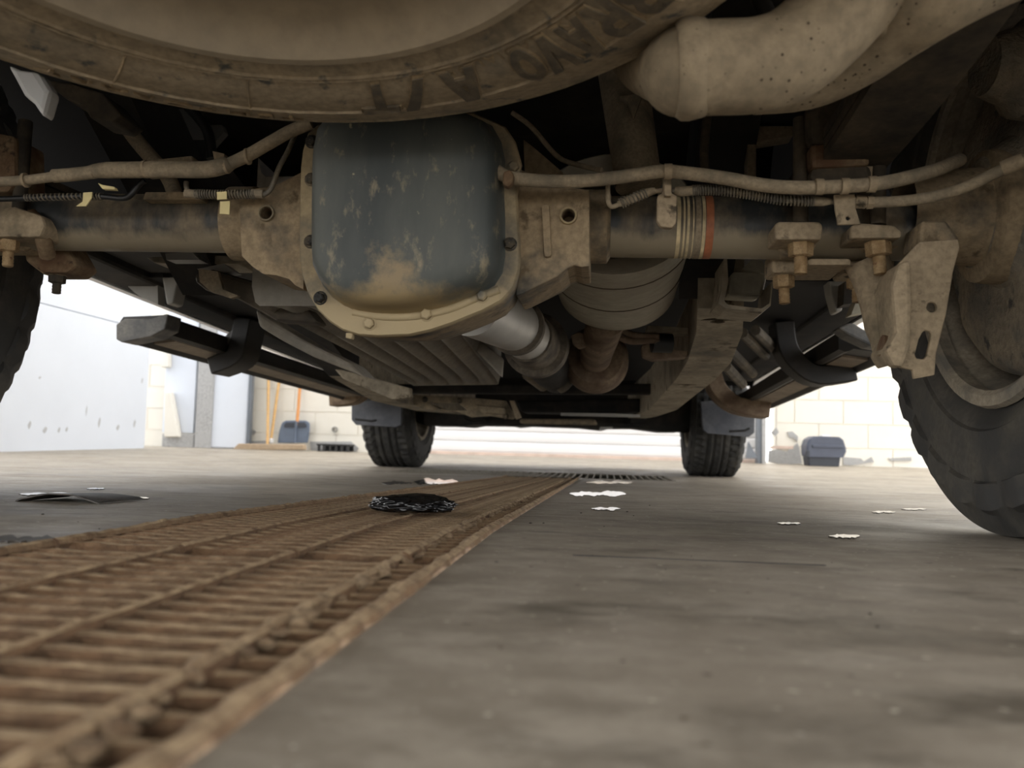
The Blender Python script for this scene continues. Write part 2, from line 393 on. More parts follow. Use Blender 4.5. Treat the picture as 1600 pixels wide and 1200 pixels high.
lining(GX0, GX1, -.45, CY0); lining(CX0, CX1, CY0, CY1)
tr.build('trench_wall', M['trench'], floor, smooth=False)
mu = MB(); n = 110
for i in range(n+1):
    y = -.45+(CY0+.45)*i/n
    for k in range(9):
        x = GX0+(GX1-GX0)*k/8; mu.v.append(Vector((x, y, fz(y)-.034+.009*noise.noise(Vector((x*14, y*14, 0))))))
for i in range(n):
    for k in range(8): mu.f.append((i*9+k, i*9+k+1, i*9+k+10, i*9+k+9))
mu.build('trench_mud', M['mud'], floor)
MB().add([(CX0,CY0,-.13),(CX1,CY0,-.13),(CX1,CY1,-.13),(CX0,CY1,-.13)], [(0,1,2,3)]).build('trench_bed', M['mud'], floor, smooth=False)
# shallow saw joint across the slab
j0, j1 = G(895, 868), G(1290, 884)
MB().hexa([j0+Vector((0,-.0015,.0006)), j1+Vector((0,-.0015,.0006)), j1+Vector((0,.0015,.0006)), j0+Vector((0,.0015,.0006)),
           j0+Vector((0,-.0015,-.004)), j1+Vector((0,-.0015,-.004)), j1+Vector((0,.0015,-.004)), j0+Vector((0,.0015,-.004))]).build('slab_joint', M['wet'], floor, smooth=False)

# back wall of painted blocks; the roller shutter stands between DX0 and DX1
DX0, DX1 = -2.05, 1.35
wb_ = MB()
wb_.box((LEFTX-.6, WALLY+.003, -.1), (DX0, WALLY+.2, 3.4)); wb_.box((DX1+.1, WALLY+.003, -.1), (RIGHTX, WALLY+.2, 3.4)); wb_.box((DX0, WALLY+.02, 2.6), (DX1+.1, WALLY+.2, 3.4))
wallb = tag(wb_.build('wall_back', M['mortar'], smooth=False), kind='structure')
bm_ = MB().box((-.196, 0, -.096), (.196, .03, .096)); bme = bm_.mesh('concrete_block', False); bme.materials.append(M['block'])
hb_ = MB().box((-.096, 0, -.096), (.096, .03, .096)); hme = hb_.mesh('concrete_block', False); hme.materials.append(M['block'])
first = True
for c in range(-1, 9):
    z = .03+.2*c+.2
    off = 0 if c % 2 else .2
    for (xa, xb) in ((LEFTX-.6, DX0), (DX1+.1, RIGHTX)):
        k = math.floor((xa-2.0-off)/.4)
        while True:
            x0 = 2.0+off+.4*k; x1 = x0+.4; k += 1
            if x0 > xb-.02: break
            a, b = max(x0, xa), min(x1, xb)
            if b-a < .06: continue
            o = inst(bme, 'concrete_block', wallb, ((a+b)/2, WALLY-.004+random.uniform(-.0015, .0015), z), scale=((b-a-.008)/.392, 1, 1))
up = MB(); up.box((LEFTX-.6, WALLY-.002, 1.75), (DX0, WALLY+.05, 3.4)); up.box((DX1+.1, WALLY-.002, 1.75), (RIGHTX, WALLY+.05, 3.4))
up.build('upper_render', M['block'], wallb, smooth=False)
# flaked plaster near the guide on the right and along the foot of the wall
def flake(L, name='plaster_patch', dep=.012, mat='plaster'):
    return MB().slab(L, WALLY-.016, dep).build(name, M[mat], wallb, smooth=False)
flake([(1200,722),(1201,704),(1214,702),(1228,706),(1238,700),(1246,692),(1249,700),(1251,712),(1253,724),(1226,726)])
flake([(1204,676),(1213,668),(1217,675),(1211,682)]); flake([(1230,675),(1238,674),(1247,682),(1246,690),(1240,684),(1234,684)])
flake([(1203,697),(1240,697),(1240,702),(1203,701)], 'brick_edge', .02, 'seal')
flake([(1318,714),(1345,716),(1350,721),(1362,714),(1366,722),(1330,727),(1318,726)]); flake([(1388,716),(1424,714),(1424,720),(1392,720)])
flake([(381,690),(420,688),(432,702),(381,704)]); flake([(484,690),(548,690),(560,700),(556,706),(486,704)])
flake([(384,672),(392,670),(400,674),(396,679),(388,680)], 'plaster_patch', .006)

# left wall of painted sheet with one lap seam, and the corner behind it
lw = MB().box((LEFTX-.12, 4.3, -.1), (LEFTX, 6.5, .93)); lw.box((LEFTX-.12, 4.3, .937), (LEFTX-.004, 6.5, 3.4))
wl = tag(lw.build('wall_left', M['leftwall'], smooth=False), kind='structure')
for (sx, sy, w, h) in ((46,664,5,14),(70,672,7,12),(92,672,4,10),(155,660,4,18),(135,642,2,18),(222,595,3,10),(62,590,4,5),(104,671,4,9),(184,668,6,10),(210,662,4,14)):
    d = ray(sx, sy); t = (LEFTX-CAMP.x)/d.x; p = CAMP+d*t; s_ = t*FPX/FPX
    k = p.y/FPX
    MB().prism([p+Vector((.0, a*w*k*1.6, b*h*k*.5)) for a, b in ((-.5,-.2),(-.1,-1),(.3,-.4),(.5,.5),(.1,1),(-.3,.3))], (.0015, 0, 0)).build('scuff_mark', M['scuff'], wl, smooth=False)
crn = MB().box((LEFTX-.9, 6.5, -.1), (LEFTX-.02, 6.56, 3.4)); wc = tag(crn.build('wall_corner', M['leftwall'], smooth=False), kind='structure')
# corner pieces: pipe cover, pillar, white door leaf
def boxpx(mb, x0, x1, ytop, Y, dep, zb=None, zt=None):
    a = W(x0, 700, Y); b = W(x1, 700, Y); zb = fz(Y)-.005 if zb is None else zb; zt = W((x0+x1)/2, ytop, Y).z if zt is None else zt
    return mb.box((a.x, Y, zb), (b.x, Y+dep, zt))
t1 = MB(); boxpx(t1, 303, 328, 0, 7.2, .19, zt=3.4); tag(t1.build('trim_1', M['pillar'], smooth=False, bevel=.006), kind='structure')
d2 = MB(); boxpx(d2, 329, 384, 0, 7.22, .04, zb=fz(7.2)+.004, zt=1.15); door2 = tag(d2.build('door_2', M['leftwall'], smooth=False, bevel=.01), kind='structure')
d2 = MB(); boxpx(d2, 384, 388, 0, 7.20, .06, zt=1.16); d2.build('edge_strip', M['steel_blue'], door2, smooth=False)
d2 = MB(); boxpx(d2, 328, 386, 0, 7.20, .05, zb=.70, zt=.708); d2.build('edge_rail', M['panel_grey'], door2, smooth=False)
boxpx(MB(), 330, 334, 0, 7.19, .02, zb=.69, zt=.72).build('latch', M['steel_blue'], door2, smooth=False)
t2 = MB(); boxpx(t2, 252, 300, 0, 7.25, .04, zb=.11, zt=3.4); tag(t2.build('trim_2', M['leftwall'], smooth=False), kind='structure')
t3 = MB(); boxpx(t3, 252, 302, 0, 7.22, .1, zt=.10); tag(t3.build('trim_3', M['pillar'], smooth=False, bevel=.008), kind='structure')
cv = MB().slab([(257,612),(266,612),(279,683),(256,683)], 7.17, .07); tag(cv.build('trim_4', M['block'], smooth=False, bevel=.01), kind='structure')
cv = MB().slab([(253,500),(262,500),(262,574),(251,574)], 7.17, .07); tag(cv.build('trim_5', M['block'], smooth=False, bevel=.01), kind='structure')
# added roof, out of view, sized to hold back overhead daylight
tag(MB().box((LEFTX-1.0, -4.5, 3.4), (RIGHTX+.2, ROOFY, 3.5)).build('added_shade_roof', M['block'], smooth=False), kind='structure')
# roller shutter with slats
sh = MB().box((DX0, WALLY+.10, -.05), (DX1, WALLY+.14, 2.6)); door1 = tag(sh.build('door_1', M['shutter'], smooth=False), kind='structure')
prof = [(0, 0), (-.012, .012), (-.016, .045), (-.012, .078), (0, .088)]
sl = MB().prism([(DX0-DX0, y, z) for y, z in prof], (DX1-DX0, 0, 0)); sme = sl.mesh('slat', 30); sme.materials.append(M['shutter'])
for k in range(28):
    inst(sme, 'slat', door1, (DX0, WALLY+.10, .012+.092*k))
MB().box((DX0, WALLY+.075, fz(7.4)-.004), (DX1, WALLY+.11, .010)).build('bottom_seal', M['seal'], door1, smooth=False, bevel=.004)
tr6 = MB(); boxpx(tr6, 1184, 1191, 0, 7.30, .12, zt=2.7); tag(tr6.build('trim_6', M['steel_blue'], smooth=False), kind='structure')
tr7 = MB(); boxpx(tr7, 1191, 1197, 0, 7.28, .16, zt=2.7); tag(tr7.build('trim_7', M['pillar'], smooth=False), kind='structure')

# ================================================================== DRAIN GRATES
def grate_section(y0, y1, label, mat):
    e = empty('drain_grate', ((GX0+GX1)/2, (y0+y1)/2, fz((y0+y1)/2)), label, 'grate', 'rusty grates over the long drain')
    pitch = .0232; nb = int(round((y1-y0-.012)/pitch))
    key = 'bar'
    me = BAR[mat]
    for i in range(nb):
        y = y0+.008+pitch*(i+.5)
        if y > y1-.006: break
        o = inst(me, 'bearing_bar', e, ((GX0+GX1)/2+random.uniform(-.001, .001), y, fz(y)-.004), rot=(random.uniform(-.06, .06), 0, random.uniform(-.006, .006)))
    for x, r in ((-.142, .0052), (-.223, .0036), (-.311, .0036)):
        mb = MB(); N = int((y1-y0)/.006); pts = []; rs = []
        for i in range(N+1):
            y = y0+.004+(y1-y0-.008)*i/N; w = noise.noise(Vector((x*50, y*55, 3)))
            pts.append((x+.0015*noise.noise(Vector((x*9, y*40, 9))), y, fz(y)-.001)); rs.append(r*(1+.35*w+.25*noise.noise(Vector((7, y*160, x*20)))))
        mb.tube(pts, rs, 7).build('cross_rod', M[mat], e)
    for x, w in ((GX1-.006, .0062), (GX0+.005, .005)):
        mb = MB(); N = int((y1-y0)/.008); pts = []; rs = []
        for i in range(N+1):
            y = y0+.002+(y1-y0-.004)*i/N; pts.append((x+.001*noise.noise(Vector((x, y*40, 2))), y, fz(y)-.001)); rs.append(w*(1+.25*noise.noise(Vector((x*30, y*60, 1)))+.3*noise.noise(Vector((x*30, y*190, 4)))))
        mb.tube(pts, rs, 8).build('edge_bar', M[mat], e)
    if y0 < 1.0:      # clods of dried mud caught along the rod beside the edge bar
        y = y0+.012
        while y < y1-.012:
            r = random.uniform(.0028, .0056); c = Vector((-.139+random.uniform(-.006, .006), y, fz(y)+.001)); y += random.uniform(.007, .022)
            prof = [(-r*.7, .0003), (-r*.62, r*.6), (-r*.3, r*1.05), (0, r*1.15), (r*.25, r*.95), (r*.45, r*.55), (r*.5, .0003)]
            MB().lathe(prof, c, (0, 0, 1), 11).jitter(r*.5, 140).build('mud_clod', M['mudclod'], e)
    return e
M['mudclod'] = dusty('dried mud clod', srgb(112, 86, 58), srgb(158, 132, 98), .55, 90, 1.0, b=.8, bd=.004)
BAR = {}
for k in ('grate',):
    mb = MB(); L = GX1-GX0-.008; nseg = 26
    secs = [(-.0040, 0), (-.0032, .0028), (0, .0036), (.0032, .0028), (.0040, 0), (.0026, -.028), (-.0026, -.028)]
    rings = []
    for i in range(nseg+1):
        x = -L/2+L*i/nseg
        rings.append([Vector((x, y*(1+.25*noise.noise(Vector((x*70, z*90, 1)))), z+.0014*noise.noise(Vector((x*60, y*200, 5))))) for y, z in secs])
    mb.loft(rings, False); me = mb.mesh('bearing_bar', True); me.materials.append(M[k]); BAR[k] = me
grate_section(-.42, .60, 'rust-orange steel drain grate caked with dried mud, before the bag', 'grate')
grate_section(.60, 1.70, 'rusty drain grate section with a black plastic bag lying on it', 'grate')
grate_section(1.70, 2.65, 'rusty drain grate section just past the one with the black bag', 'grate')
grate_section(2.65, CY0, 'rusty drain grate section that meets the cross drain', 'grate')
def cross_grate(xa, xb, label, mat):
    e = empty('cross_drain_grate', ((xa+xb)/2, (CY0+CY1)/2, fz(4)), label, 'grate', 'grates over the cross drain')
    mb = MB(); mb.box((-.003, 0, -.03), (.003, CY1-CY0-.012, 0)); me = mb.mesh('bearing_bar', False); me.materials.append(M[mat])
    nb = int((xb-xa)/.031)
    for i in range(nb+1): inst(me, 'bearing_bar', e, (xa+.008+(xb-xa-.016)*i/nb, CY0+.006, fz(4)+.001))
    for y in (CY0+.006, CY1-.006): MB().box((xa+.002, y-.004, fz(4)-.03), (xb-.002, y+.004, fz(4)+.0005)).build('edge_bar', M[mat], e, smooth=False)
cross_grate(CX0, -.33, 'cross drain grate half that ends near the left front tyre', 'crossgrate')
cross_grate(-.33, CX1, 'cross drain grate half with worn parallel bars beside the thin puddle', 'crossgrate')

# ================================================================== THE TRUCK
truck = empty('pickup_truck', (X0, YR, 0), 'white pickup truck seen from underneath, muddy axle and spare tyre', 'truck')
def part(mb, name, mat, parent=None, **k): return mb.build(name, M[mat], parent or truck, **k)

# ---- tyres
def tyre_mesh(R, Wd, rin, n=168, tread='at', seed=0):
    """lathe along local X with circumferential grooves and lugs"""
    hw = Wd/2; tw = hw*.84
    prof = [(-hw*.70, rin), (-hw*.82, rin+.006), (-hw*.95, rin+.03), (-hw*.955, rin+.034), (-hw*.985, rin+.037), (-hw*.98, rin+.046), (-hw, rin+(R-rin)*.45), (-hw*.985, rin+(R-rin)*.56), (-hw*.978, R-.066), (-hw*.975, R-.063), (-hw*.962, R-.050), (-hw*.952, R-.038), (-hw*.948, R-.035), (-hw*.93, R-.030), (-hw*.90, R-.020), (-tw, R-.007)]
    m = 20
    mid = [(-tw+2*tw*i/m, R-.006*((2*i/m-1)**2)) for i in range(1, m)]
    prof = prof + mid + [(-a, r) for a, r in reversed(prof)]
    mb = MB(); gro = (-.52, -.17, .17, .52)
    for (h, r) in prof:
        u = h/tw
        for k in range(n):
            t = k/n; rr = r
            if abs(u) <= 1.02 and r > R-.03:
                if any(abs(u-g) < .052 for g in gro): rr -= .009
                else:
                    ph = (t*56 + (.5 if u > 0 else 0) + abs(u)*.9) % 1
                    if ph < .22: rr -= .006 if abs(u) < .55 else .010
            elif r > R-.045:
                ph = (t*28 + (.5 if u > 0 else 0)) % 1
                rr += .001 if ph < .5 else -.002
            hx = h
            if R-.064 < r < R-.034 and ((t*28 + (.5 if u > 0 else 0)) % 1) < .52: hx = h + math.copysign(.006, h)
            a = 2*math.pi*t
            mb.v.append(Vector((hx, rr*math.cos(a), rr*math.sin(a))))
    m2 = len(prof)
    for i in range(m2-1):
        for k in range(n):
            k2 = (k+1) % n; mb.f.append((i*n+k, i*n+k2, (i+1)*n+k2, (i+1)*n+k))
    return mb
TMESH = tyre_mesh(.372, .262, .213).mesh('tire', 30); TMESH.materials.append(M['rubber'])
FMESH = TMESH.copy(); FMESH.materials.clear(); FMESH.materials.append(M['front_rubber'])
rim_prof = [(-.100, .204), (-.116, .203), (-.121, .209), (-.121, .221), (-.114, .224), (-.100, .208), (-.075, .200), (-.03, .196), (.05, .190), (.09, .206), (.105, .226), (.110, .228), (.108, .215), (.08, .19), (.06, .17), (.055, .09), (.05, .0005)]
def wheel(x, y, z, side, me, detail=False, rz=0):
    t = inst(me, 'tire', truck, (x, y, z), rot=(random.uniform(0, 1), 0, rz))
    r = MB().lathe([(h*side, rr) for h, rr in rim_prof], (x, y, z), (1, 0, 0), 56)
    part(r, 'wheel_rim', 'rim')
    return t
zr = fz(YR)+.366; zf = fz(YF)+.366
wheel(X0+TR, YR, zr, 1, TMESH); wheel(X0-TR, YR, zr, -1, TMESH)
wheel(X0+TR-.008, YF, zf, 1, FMESH); wheel(X0-TR+.008, YF, zf, -1, FMESH)

# ---- brake drums and backing plates, rear
for s in (1, -1):
    xb = X0+s*(TR-.085)
    d = MB().lathe([(-.05*s, .0005), (-.05*s, .06), (-.02*s, .085), (-.012*s, .150), (-.006*s, .178), (.004*s, .186), (.012*s, .184), (.05*s, .178), (.10*s, .172)], (xb, YR, zr), (1, 0, 0), 64)
    d.jitter(.005, 18); p = part(d, 'brake_drum', 'drum')
    part(MB().lathe([(-.13*s, .05), (-.05*s, .056), (-.045*s, .075), (-.02*s, .078)], (xb, YR, zr-.004), (1, 0, 0), 32), 'axle_flange', 'housing')
    # hub cylinder behind the spring
    part(MB().lathe([(-.06*s, .0005), (-.06*s, .030), (-.045*s, .036), (-.03*s, .040), (-.02*s, .052), (0, .054), (.03*s, .05)], (xb-.02*s, YR-.09, zr+.13), (1, .15*s, 0), 28), 'wheel_cylinder', 'drum')

# ---- spare wheel hung under the bed: a horizontal tyre
SX, SY, SZ, STX, STY = -.217, .42, .399, .035, -.07
sn = Vector((-STX, -STY, 1)).normalized(); sa = Vector((1, 0, STX)).normalized(); sb_ = sn.cross(sa)
def sp(r, phi, z): # point on the spare: phi from forward towards the right
    return Vector((SX, SY, SZ)) + sa*(r*math.sin(phi)) + sb_*(r*math.cos(phi)) + sn*z
sprof = [(.222, .016), (.228, .008), (.236, .006), (.245, .0040), (.2465, .0018), (.248, .0040), (.250, .0042), (.2515, .0020), (.253, .0038), (.268, .0008), (.285, 0), (.302, .0014), (.3035, -.0004), (.305, .0018), (.322, .005), (.338, .0105), (.350, .0155), (.353, .0150), (.360, .0205), (.371, .033), (.375, .045), (.379, .060)]
def sprz(r): return interp(r, [a for a, b in sprof], [b for a, b in sprof])
mb = MB(); n = 240; full = sprof + [(.382, .075)] + [(.384, z) for z in (.09, .098, .102, .118, .122, .135, .14, .155, .16, .175, .19)] + [(.38, .205), (.36, .235), (.30, .25), (.225, .245)]
for i, (r, z) in enumerate(full):
    for k in range(n):
        ph = 2*math.pi*k/n; rr = r
        if z >= .06 and r > .37:
            f = (k/n*60+(z*8)) % 1
            if f < .28 or abs(z-.10) < .0045 or abs(z-.12) < .0035 or abs(z-.14) < .005: rr -= .010
        elif z > .03 and r > .36:
            f = (k/n*60+.25) % 1
            if f < .38: rr -= .006
        mb.v.append(sp(rr, ph, z+.0006*noise.noise(Vector((r*40, ph*20, 2)))))
for i in range(len(full)-1):
    for k in range(n):
        k2 = (k+1) % n; mb.f.append((i*n+k, i*n+k2, (i+1)*n+k2, (i+1)*n+k))
spare = part(mb, 'spare_tire', 'spare_rubber')
# radial mould ribs on the sidewall
for deg in (-20, -41, 58, -62):
    a = math.radians(deg); mb = MB(); mb.tube([sp(r, a, sprz(r)-.0004) for r in (.256, .27, .285, .30, .315)], .0011, 6); part(mb, 'mould_rib', 'spare_letter', spare)
# lettering follows the curved sidewall, tops outwards
def tyre_text(txt, phi0, rb, h, shear=0.0, sx=1.0, lift=.0016, name='lettering', mat='letter_face', space=1.0, fit=None):
    cu = bpy.data.curves.new('lettering', 'FONT'); cu.body = txt; cu.size = 1; cu.shear = shear; cu.extrude = .0; cu.resolution_u = 3; cu.space_character = space
    cu.offset = .028 if fit else 0
    ob = bpy.data.objects.new('tmp', cu); COL.objects.link(ob)
    dg = bpy.context.evaluated_depsgraph_get(); me = bpy.data.meshes.new_from_object(ob.evaluated_get(dg))
    bpy.data.objects.remove(ob); bpy.data.curves.remove(cu)
    bm = bmesh.new(); bm.from_mesh(me)
    bmesh.ops.triangulate(bm, faces=bm.faces); bmesh.ops.subdivide_edges(bm, edges=[e for e in bm.edges if e.calc_length() > .25], cuts=2)
    r_ = bmesh.ops.extrude_face_region(bm, geom=bm.faces[:]); 
    top = {v for v in r_['geom'] if isinstance(v, bmesh.types.BMVert)}
    k = h/.72; ox = 0
    if fit:
        xs_ = [v.co.x for v in bm.verts]; wd0 = max(xs_)-min(xs_); sx = fit*(rb+h/2)/(wd0*k); ox = (max(xs_)+min(xs_))/2
    for v in bm.verts:
        x, y = (v.co.x-ox)*k*sx, v.co.y*k
        r = rb+y; ph = phi0 - x/(rb+h/2)
        v.co = sp(r, ph, sprz(r)+(.002 if v not in top else -lift))
    bmesh.ops.recalc_face_normals(bm, faces=bm.faces); bm.to_mesh(me); bm.free()
    me.materials.append(M[mat]); o = bpy.data.objects.new(name, me); COL.objects.link(o); adopt(o, spare); return o
R_ = math.radians
def arc_(cx, cy, rx, ry, a0, a1, n=8): return [(cx+rx*math.cos(math.radians(a0+(a1-a0)*k/n)), cy+ry*math.sin(math.radians(a0+(a1-a0)*k/n))) for k in range(n+1)]
GLYPH = {
 'T': ([(0,.78),(.36,.78),(.36,0),(.64,0),(.64,.78),(1,.78),(1,1),(0,1)], []),
 '/': ([(0,0),(.42,0),(1,1),(.58,1)], []),
 'A': ([(0,0),(.27,0),(.34,.24),(.66,.24),(.73,0),(1,0),(.67,1),(.33,1)], [[(.41,.44),(.59,.44),(.5,.76)]]),
 'V': ([(.35,0),(.65,0),(1,1),(.72,1),(.5,.34),(.28,1),(0,1)], []),
 'O': (arc_(.5,.5,.5,.5,0,345,23), [arc_(.5,.5,.22,.27,0,345,23)]),
 'R': ([(0,0),(.28,0),(.28,.36),(.42,.36),(.68,0),(1,0),(.70,.40)]+arc_(.66,.69,.32,.31,-60,90,7)+[(0,1)], [[(.28,.56),(.60,.56),(.69,.68),(.60,.80),(.28,.80)]]),
 'B': ([(0,0)]+arc_(.66,.27,.34,.27,-90,70,6)+arc_(.62,.75,.32,.25,-50,90,6)+[(0,1)], [[(.28,.2),(.6,.2),(.66,.3),(.6,.4),(.28,.4)], [(.28,.6),(.56,.6),(.62,.7),(.56,.8),(.28,.8)]])}
def glyph(ch, phc, wid, rb, h, lift, grow, name, mat):
    out, holes = GLYPH[ch]
    sc = lambda q: (.5+(q[0]-.5)*(1+grow), .5+(q[1]-.5)*(1+grow*.8))
    loops = [[Vector((*sc(q), 0)) for q in out]] + ([] if grow else [[Vector((*q, 0)) for q in hl] for hl in holes])
    tris = tessellate_polygon(loops); flat = [p for l in loops for p in l]
    bm = bmesh.new(); vs = [bm.verts.new(p) for p in flat]
    for t in tris:
        try: bm.faces.new([vs[k] for k in t])
        except ValueError: pass
    bmesh.ops.subdivide_edges(bm, edges=[e for e in bm.edges if e.calc_length() > .3], cuts=2, use_grid_fill=False)
    bmesh.ops.triangulate(bm, faces=bm.faces)
    r_ = bmesh.ops.extrude_face_region(bm, geom=bm.faces[:]); top = {v for v in r_['geom'] if isinstance(v, bmesh.types.BMVert)}
    for v in bm.verts:
        r = rb+v.co.y*h; ph = phc-(v.co.x-.5)*wid-.16*(v.co.y-.5)*h/rb
        v.co = sp(r, ph, sprz(r)+(.003 if v not in top else -lift))
    bmesh.ops.recalc_face_normals(bm, faces=bm.faces); me = bpy.data.meshes.new(name); bm.to_mesh(me); bm.free()
    me.materials.append(M[mat]); o = bpy.data.objects.new(name, me); COL.objects.link(o); adopt(o, spare); return o
for t, ph, wdeg in (('B', 57.2, 5.4), ('R', 50.6, 5.8), ('A', 44.0, 5.6), ('V', 38.0, 5.8), ('O', 32.3, 5.0), ('A', 19.6, 7.2), ('/', 10.2, 5.4), ('T', 3.2, 6.4)):
    glyph(t, R_(ph), R_(wdeg), .257, .046, .0016, .14, 'lettering_outline', 'spare_letter')
    glyph(t, R_(ph), R_(wdeg), .257, .046, .0026, 0, 'lettering', 'letter_face')
tyre_text('TEMPORARY', R_(-12), .318, .017, 0, 1.4, .0022, 'lettering', 'spare_letter', 1.25)
tyre_text('SX. RADIAL 95', R_(47), .254, .0095, 0, 1.3, .0006, 'lettering', 'spare_letter', 1.2)
# rim of the spare, dished face
rp = [(.2235, .020), (.2225, .004), (.219, .000), (.213, .001), (.210, .006), (.206, .016), (.200, .024), (.190, .028), (.17, .031), (.12, .034), (.09, .030), (.08, .03), (.075, .04), (.03, .04), (.0005, .04)]
mb = MB(); n = 120
for r, z in rp:
    for k in range(n): mb.v.append(sp(r, 2*math.pi*k/n, z))
for i in range(len(rp)-1):
    for k in range(n): mb.f.append((i*n+k, i*n+(k+1) % n, (i+1)*n+(k+1) % n, (i+1)*n+k))
part(mb, 'spare_rim', 'spare_rim')

# ---- rear axle
AX = YR
aL, aR = Vector((X0-.72, AX, .357)), Vector((X0+.72, AX, .343))
def axp(x): return aL.lerp(aR, (x-aL.x)/(aR.x-aL.x))
axle = part(MB().tube([axp(X0-.70), axp(X0-.30), axp(X0+.0), axp(X0+.30), axp(X0+.70)], .0365, 40), 'axle_tube', 'axle')
cov_o = [(495,196),(481,208),(473,235),(470,262),(468,330),(468,400),(472,430),(480,455),(497,485),(515,503),(535,516),(560,524),(590,526),(640,524),(672,517),(706,506),(755,486),(785,470),(803,450),(811,425),(813,400),(810,345),(807,290),(815,255),(806,222),(790,198),(740,176),(640,168),(550,175)]
dome_o = [(518,196),(506,212),(500,240),(498,262),(497,330),(497,400),(499,425),(508,445),(522,462),(540,475),(562,484),(588,488),(612,489),(640,488),(664,484),(690,478),(720,468),(748,456),(770,444),(782,425),(786,400),(786,345),(784,290),(786,255),(780,225),(766,200),(730,184),(640,176),(560,182)]
YFL = .885
fl_ring = [W(x, y, YFL) for x, y in cov_o]
def scaled(ring, s, dy, cz=0):
    c = sum(ring, Vector())/len(ring)
    return [Vector((c.x+(p.x-c.x)*s, p.y+dy, c.z+cz+(p.z-c.z)*s)) for p in ring]
hous = MB().loft([scaled(fl_ring, .97, .012), scaled(fl_ring, .985, .03), scaled(fl_ring, .96, .06), scaled(fl_ring, .93, .11), scaled(fl_ring, .85, .17), scaled(fl_ring, .6, .24), scaled(fl_ring, .3, .30)])
part(hous, 'differential_housing', 'housing')
part(MB().loft([scaled(fl_ring, .93, .012), scaled(fl_ring, .99, .012), scaled(fl_ring, 1.0, .009), scaled(fl_ring, 1.0, .001), scaled(fl_ring, .985, -.002), scaled(fl_ring, .80, -.002)], False), 'cover_flange', 'flange', axle)
dr = [W(x, y, YFL-.002) for x, y in dome_o]
rings = [scaled(dr, 1.035, .002), scaled(dr, 1.0, -.004), scaled(dr, .985, -.018), scaled(dr, .965, -.030), scaled(dr, .925, -.040), scaled(dr, .86, -.0455), scaled(dr, .72, -.049), scaled(dr, .5, -.0515), scaled(dr, .25, -.053)]
part(MB().loft(rings), 'differential_cover', 'cover', axle, smooth=60)
# pressed ledge along the bottom of the cover
mb = MB(); mb.tube(ppath([(552,488,YFL-.0),(600,495,YFL-.001),(650,494,YFL-.001),(700,484,YFL-.001),(745,466,YFL-.001),(780,452,YFL-.002)], 4), .0045, 10); part(mb, 'cover_ledge', 'flange', axle)
for i, (bx, by) in enumerate(((487,281),(486,378),(501,466),(578,506),(667,492),(754,463),(797,382),(803,262),(488,222))):
    part(MB().hexbolt(W(bx, by, YFL-.001), (0, -1, 0), .0058, .008), 'cover_bolt', 'bolt' if i in (0, 1, 2, 6, 8) else 'flange', axle)
part(MB().slab([(540,520),(552,520),(549,530),(540,528)], YFL+.003, .01), 'flange_lug', 'flange', axle, smooth=False, bevel=.001)
# housing wings and the two drilled plates
part(MB().slab([(374,318),(392,296),(430,290),(474,268),(474,452),(462,446),(452,436),(432,430),(412,428),(394,416),(378,400)], YFL+.045, .10, [circ_px(416,333,10)]), 'housing_wing', 'housing', smooth=False, bevel=.004)
part(MB().slab([(808,262),(830,272),(880,292),(921,296),(921,416),(908,417),(897,414),(886,419),(872,431),(846,444),(818,458),(806,462)], YFL+.035, .10, [circ_px(888,337,10.5)]), 'housing_wing', 'housing', smooth=False, bevel=.004)
for cx, cy, r_, Yh in ((416,333,13,YFL+.043),(888,337,13,YFL+.033)):
    c = W(cx, cy, Yh); r = px(r_, Yh); part(MB().lathe([(0, r*.78), (-.002, r*.86), (-.002, r*1.05), (.003, r*1.12)], c, (0, 1, 0), 24), 'hole_lip', 'flange', axle)
    part(MB().lathe([(.03, .0004), (.03, r*.8), (.002, r*.8)], c, (0, 1, 0), 18), 'hole_plug', 'rust', axle)
part(MB().slab([(846,320),(858,318),(862,400),(850,402)], YFL+.028, .012), 'wing_rib', 'housing', axle, smooth=False, bevel=.003)
part(MB().lathe([(-.02, .037), (-.016, .046), (.016, .046), (.02, .037)], axp(W(385,345,AX).x), (1, 0, 0), 36), 'tube_collar', 'housing', axle)
part(MB().lathe([(-.02, .037), (-.016, .044), (.016, .044), (.02, .037)], axp(W(928,352,AX).x), (1, 0, 0), 36), 'tube_collar', 'housing', axle)
# paint bands on the right tube
for x0, x1, mt in ((1058,1064,'stripe'),(1068,1071,'stripe'),(1074,1078,'stripe'),(1083,1085,'stripe'),(1088,1096,'conduit'),(1098,1103,'stripe'),(1104,1116,'orange')):
    a, b = W(x0, 355, AX-.036).x, W(x1, 355, AX-.036).x
    part(MB().tube([axp(a), axp(b)], .0369, 40, False), 'paint_band', mt, axle)
# top pad and vent plate on the left tube
part(MB().slab([(222,312),(314,312),(312,300),(226,300)], AX-.05, .05), 'tube_pad', 'housing', axle, smooth=False, bevel=.002)
part(MB().slab([(216,252),(300,243),(302,262),(218,270)], 1.04, .03), 'hose_bracket', 'conduit', axle, smooth=False, bevel=.002)

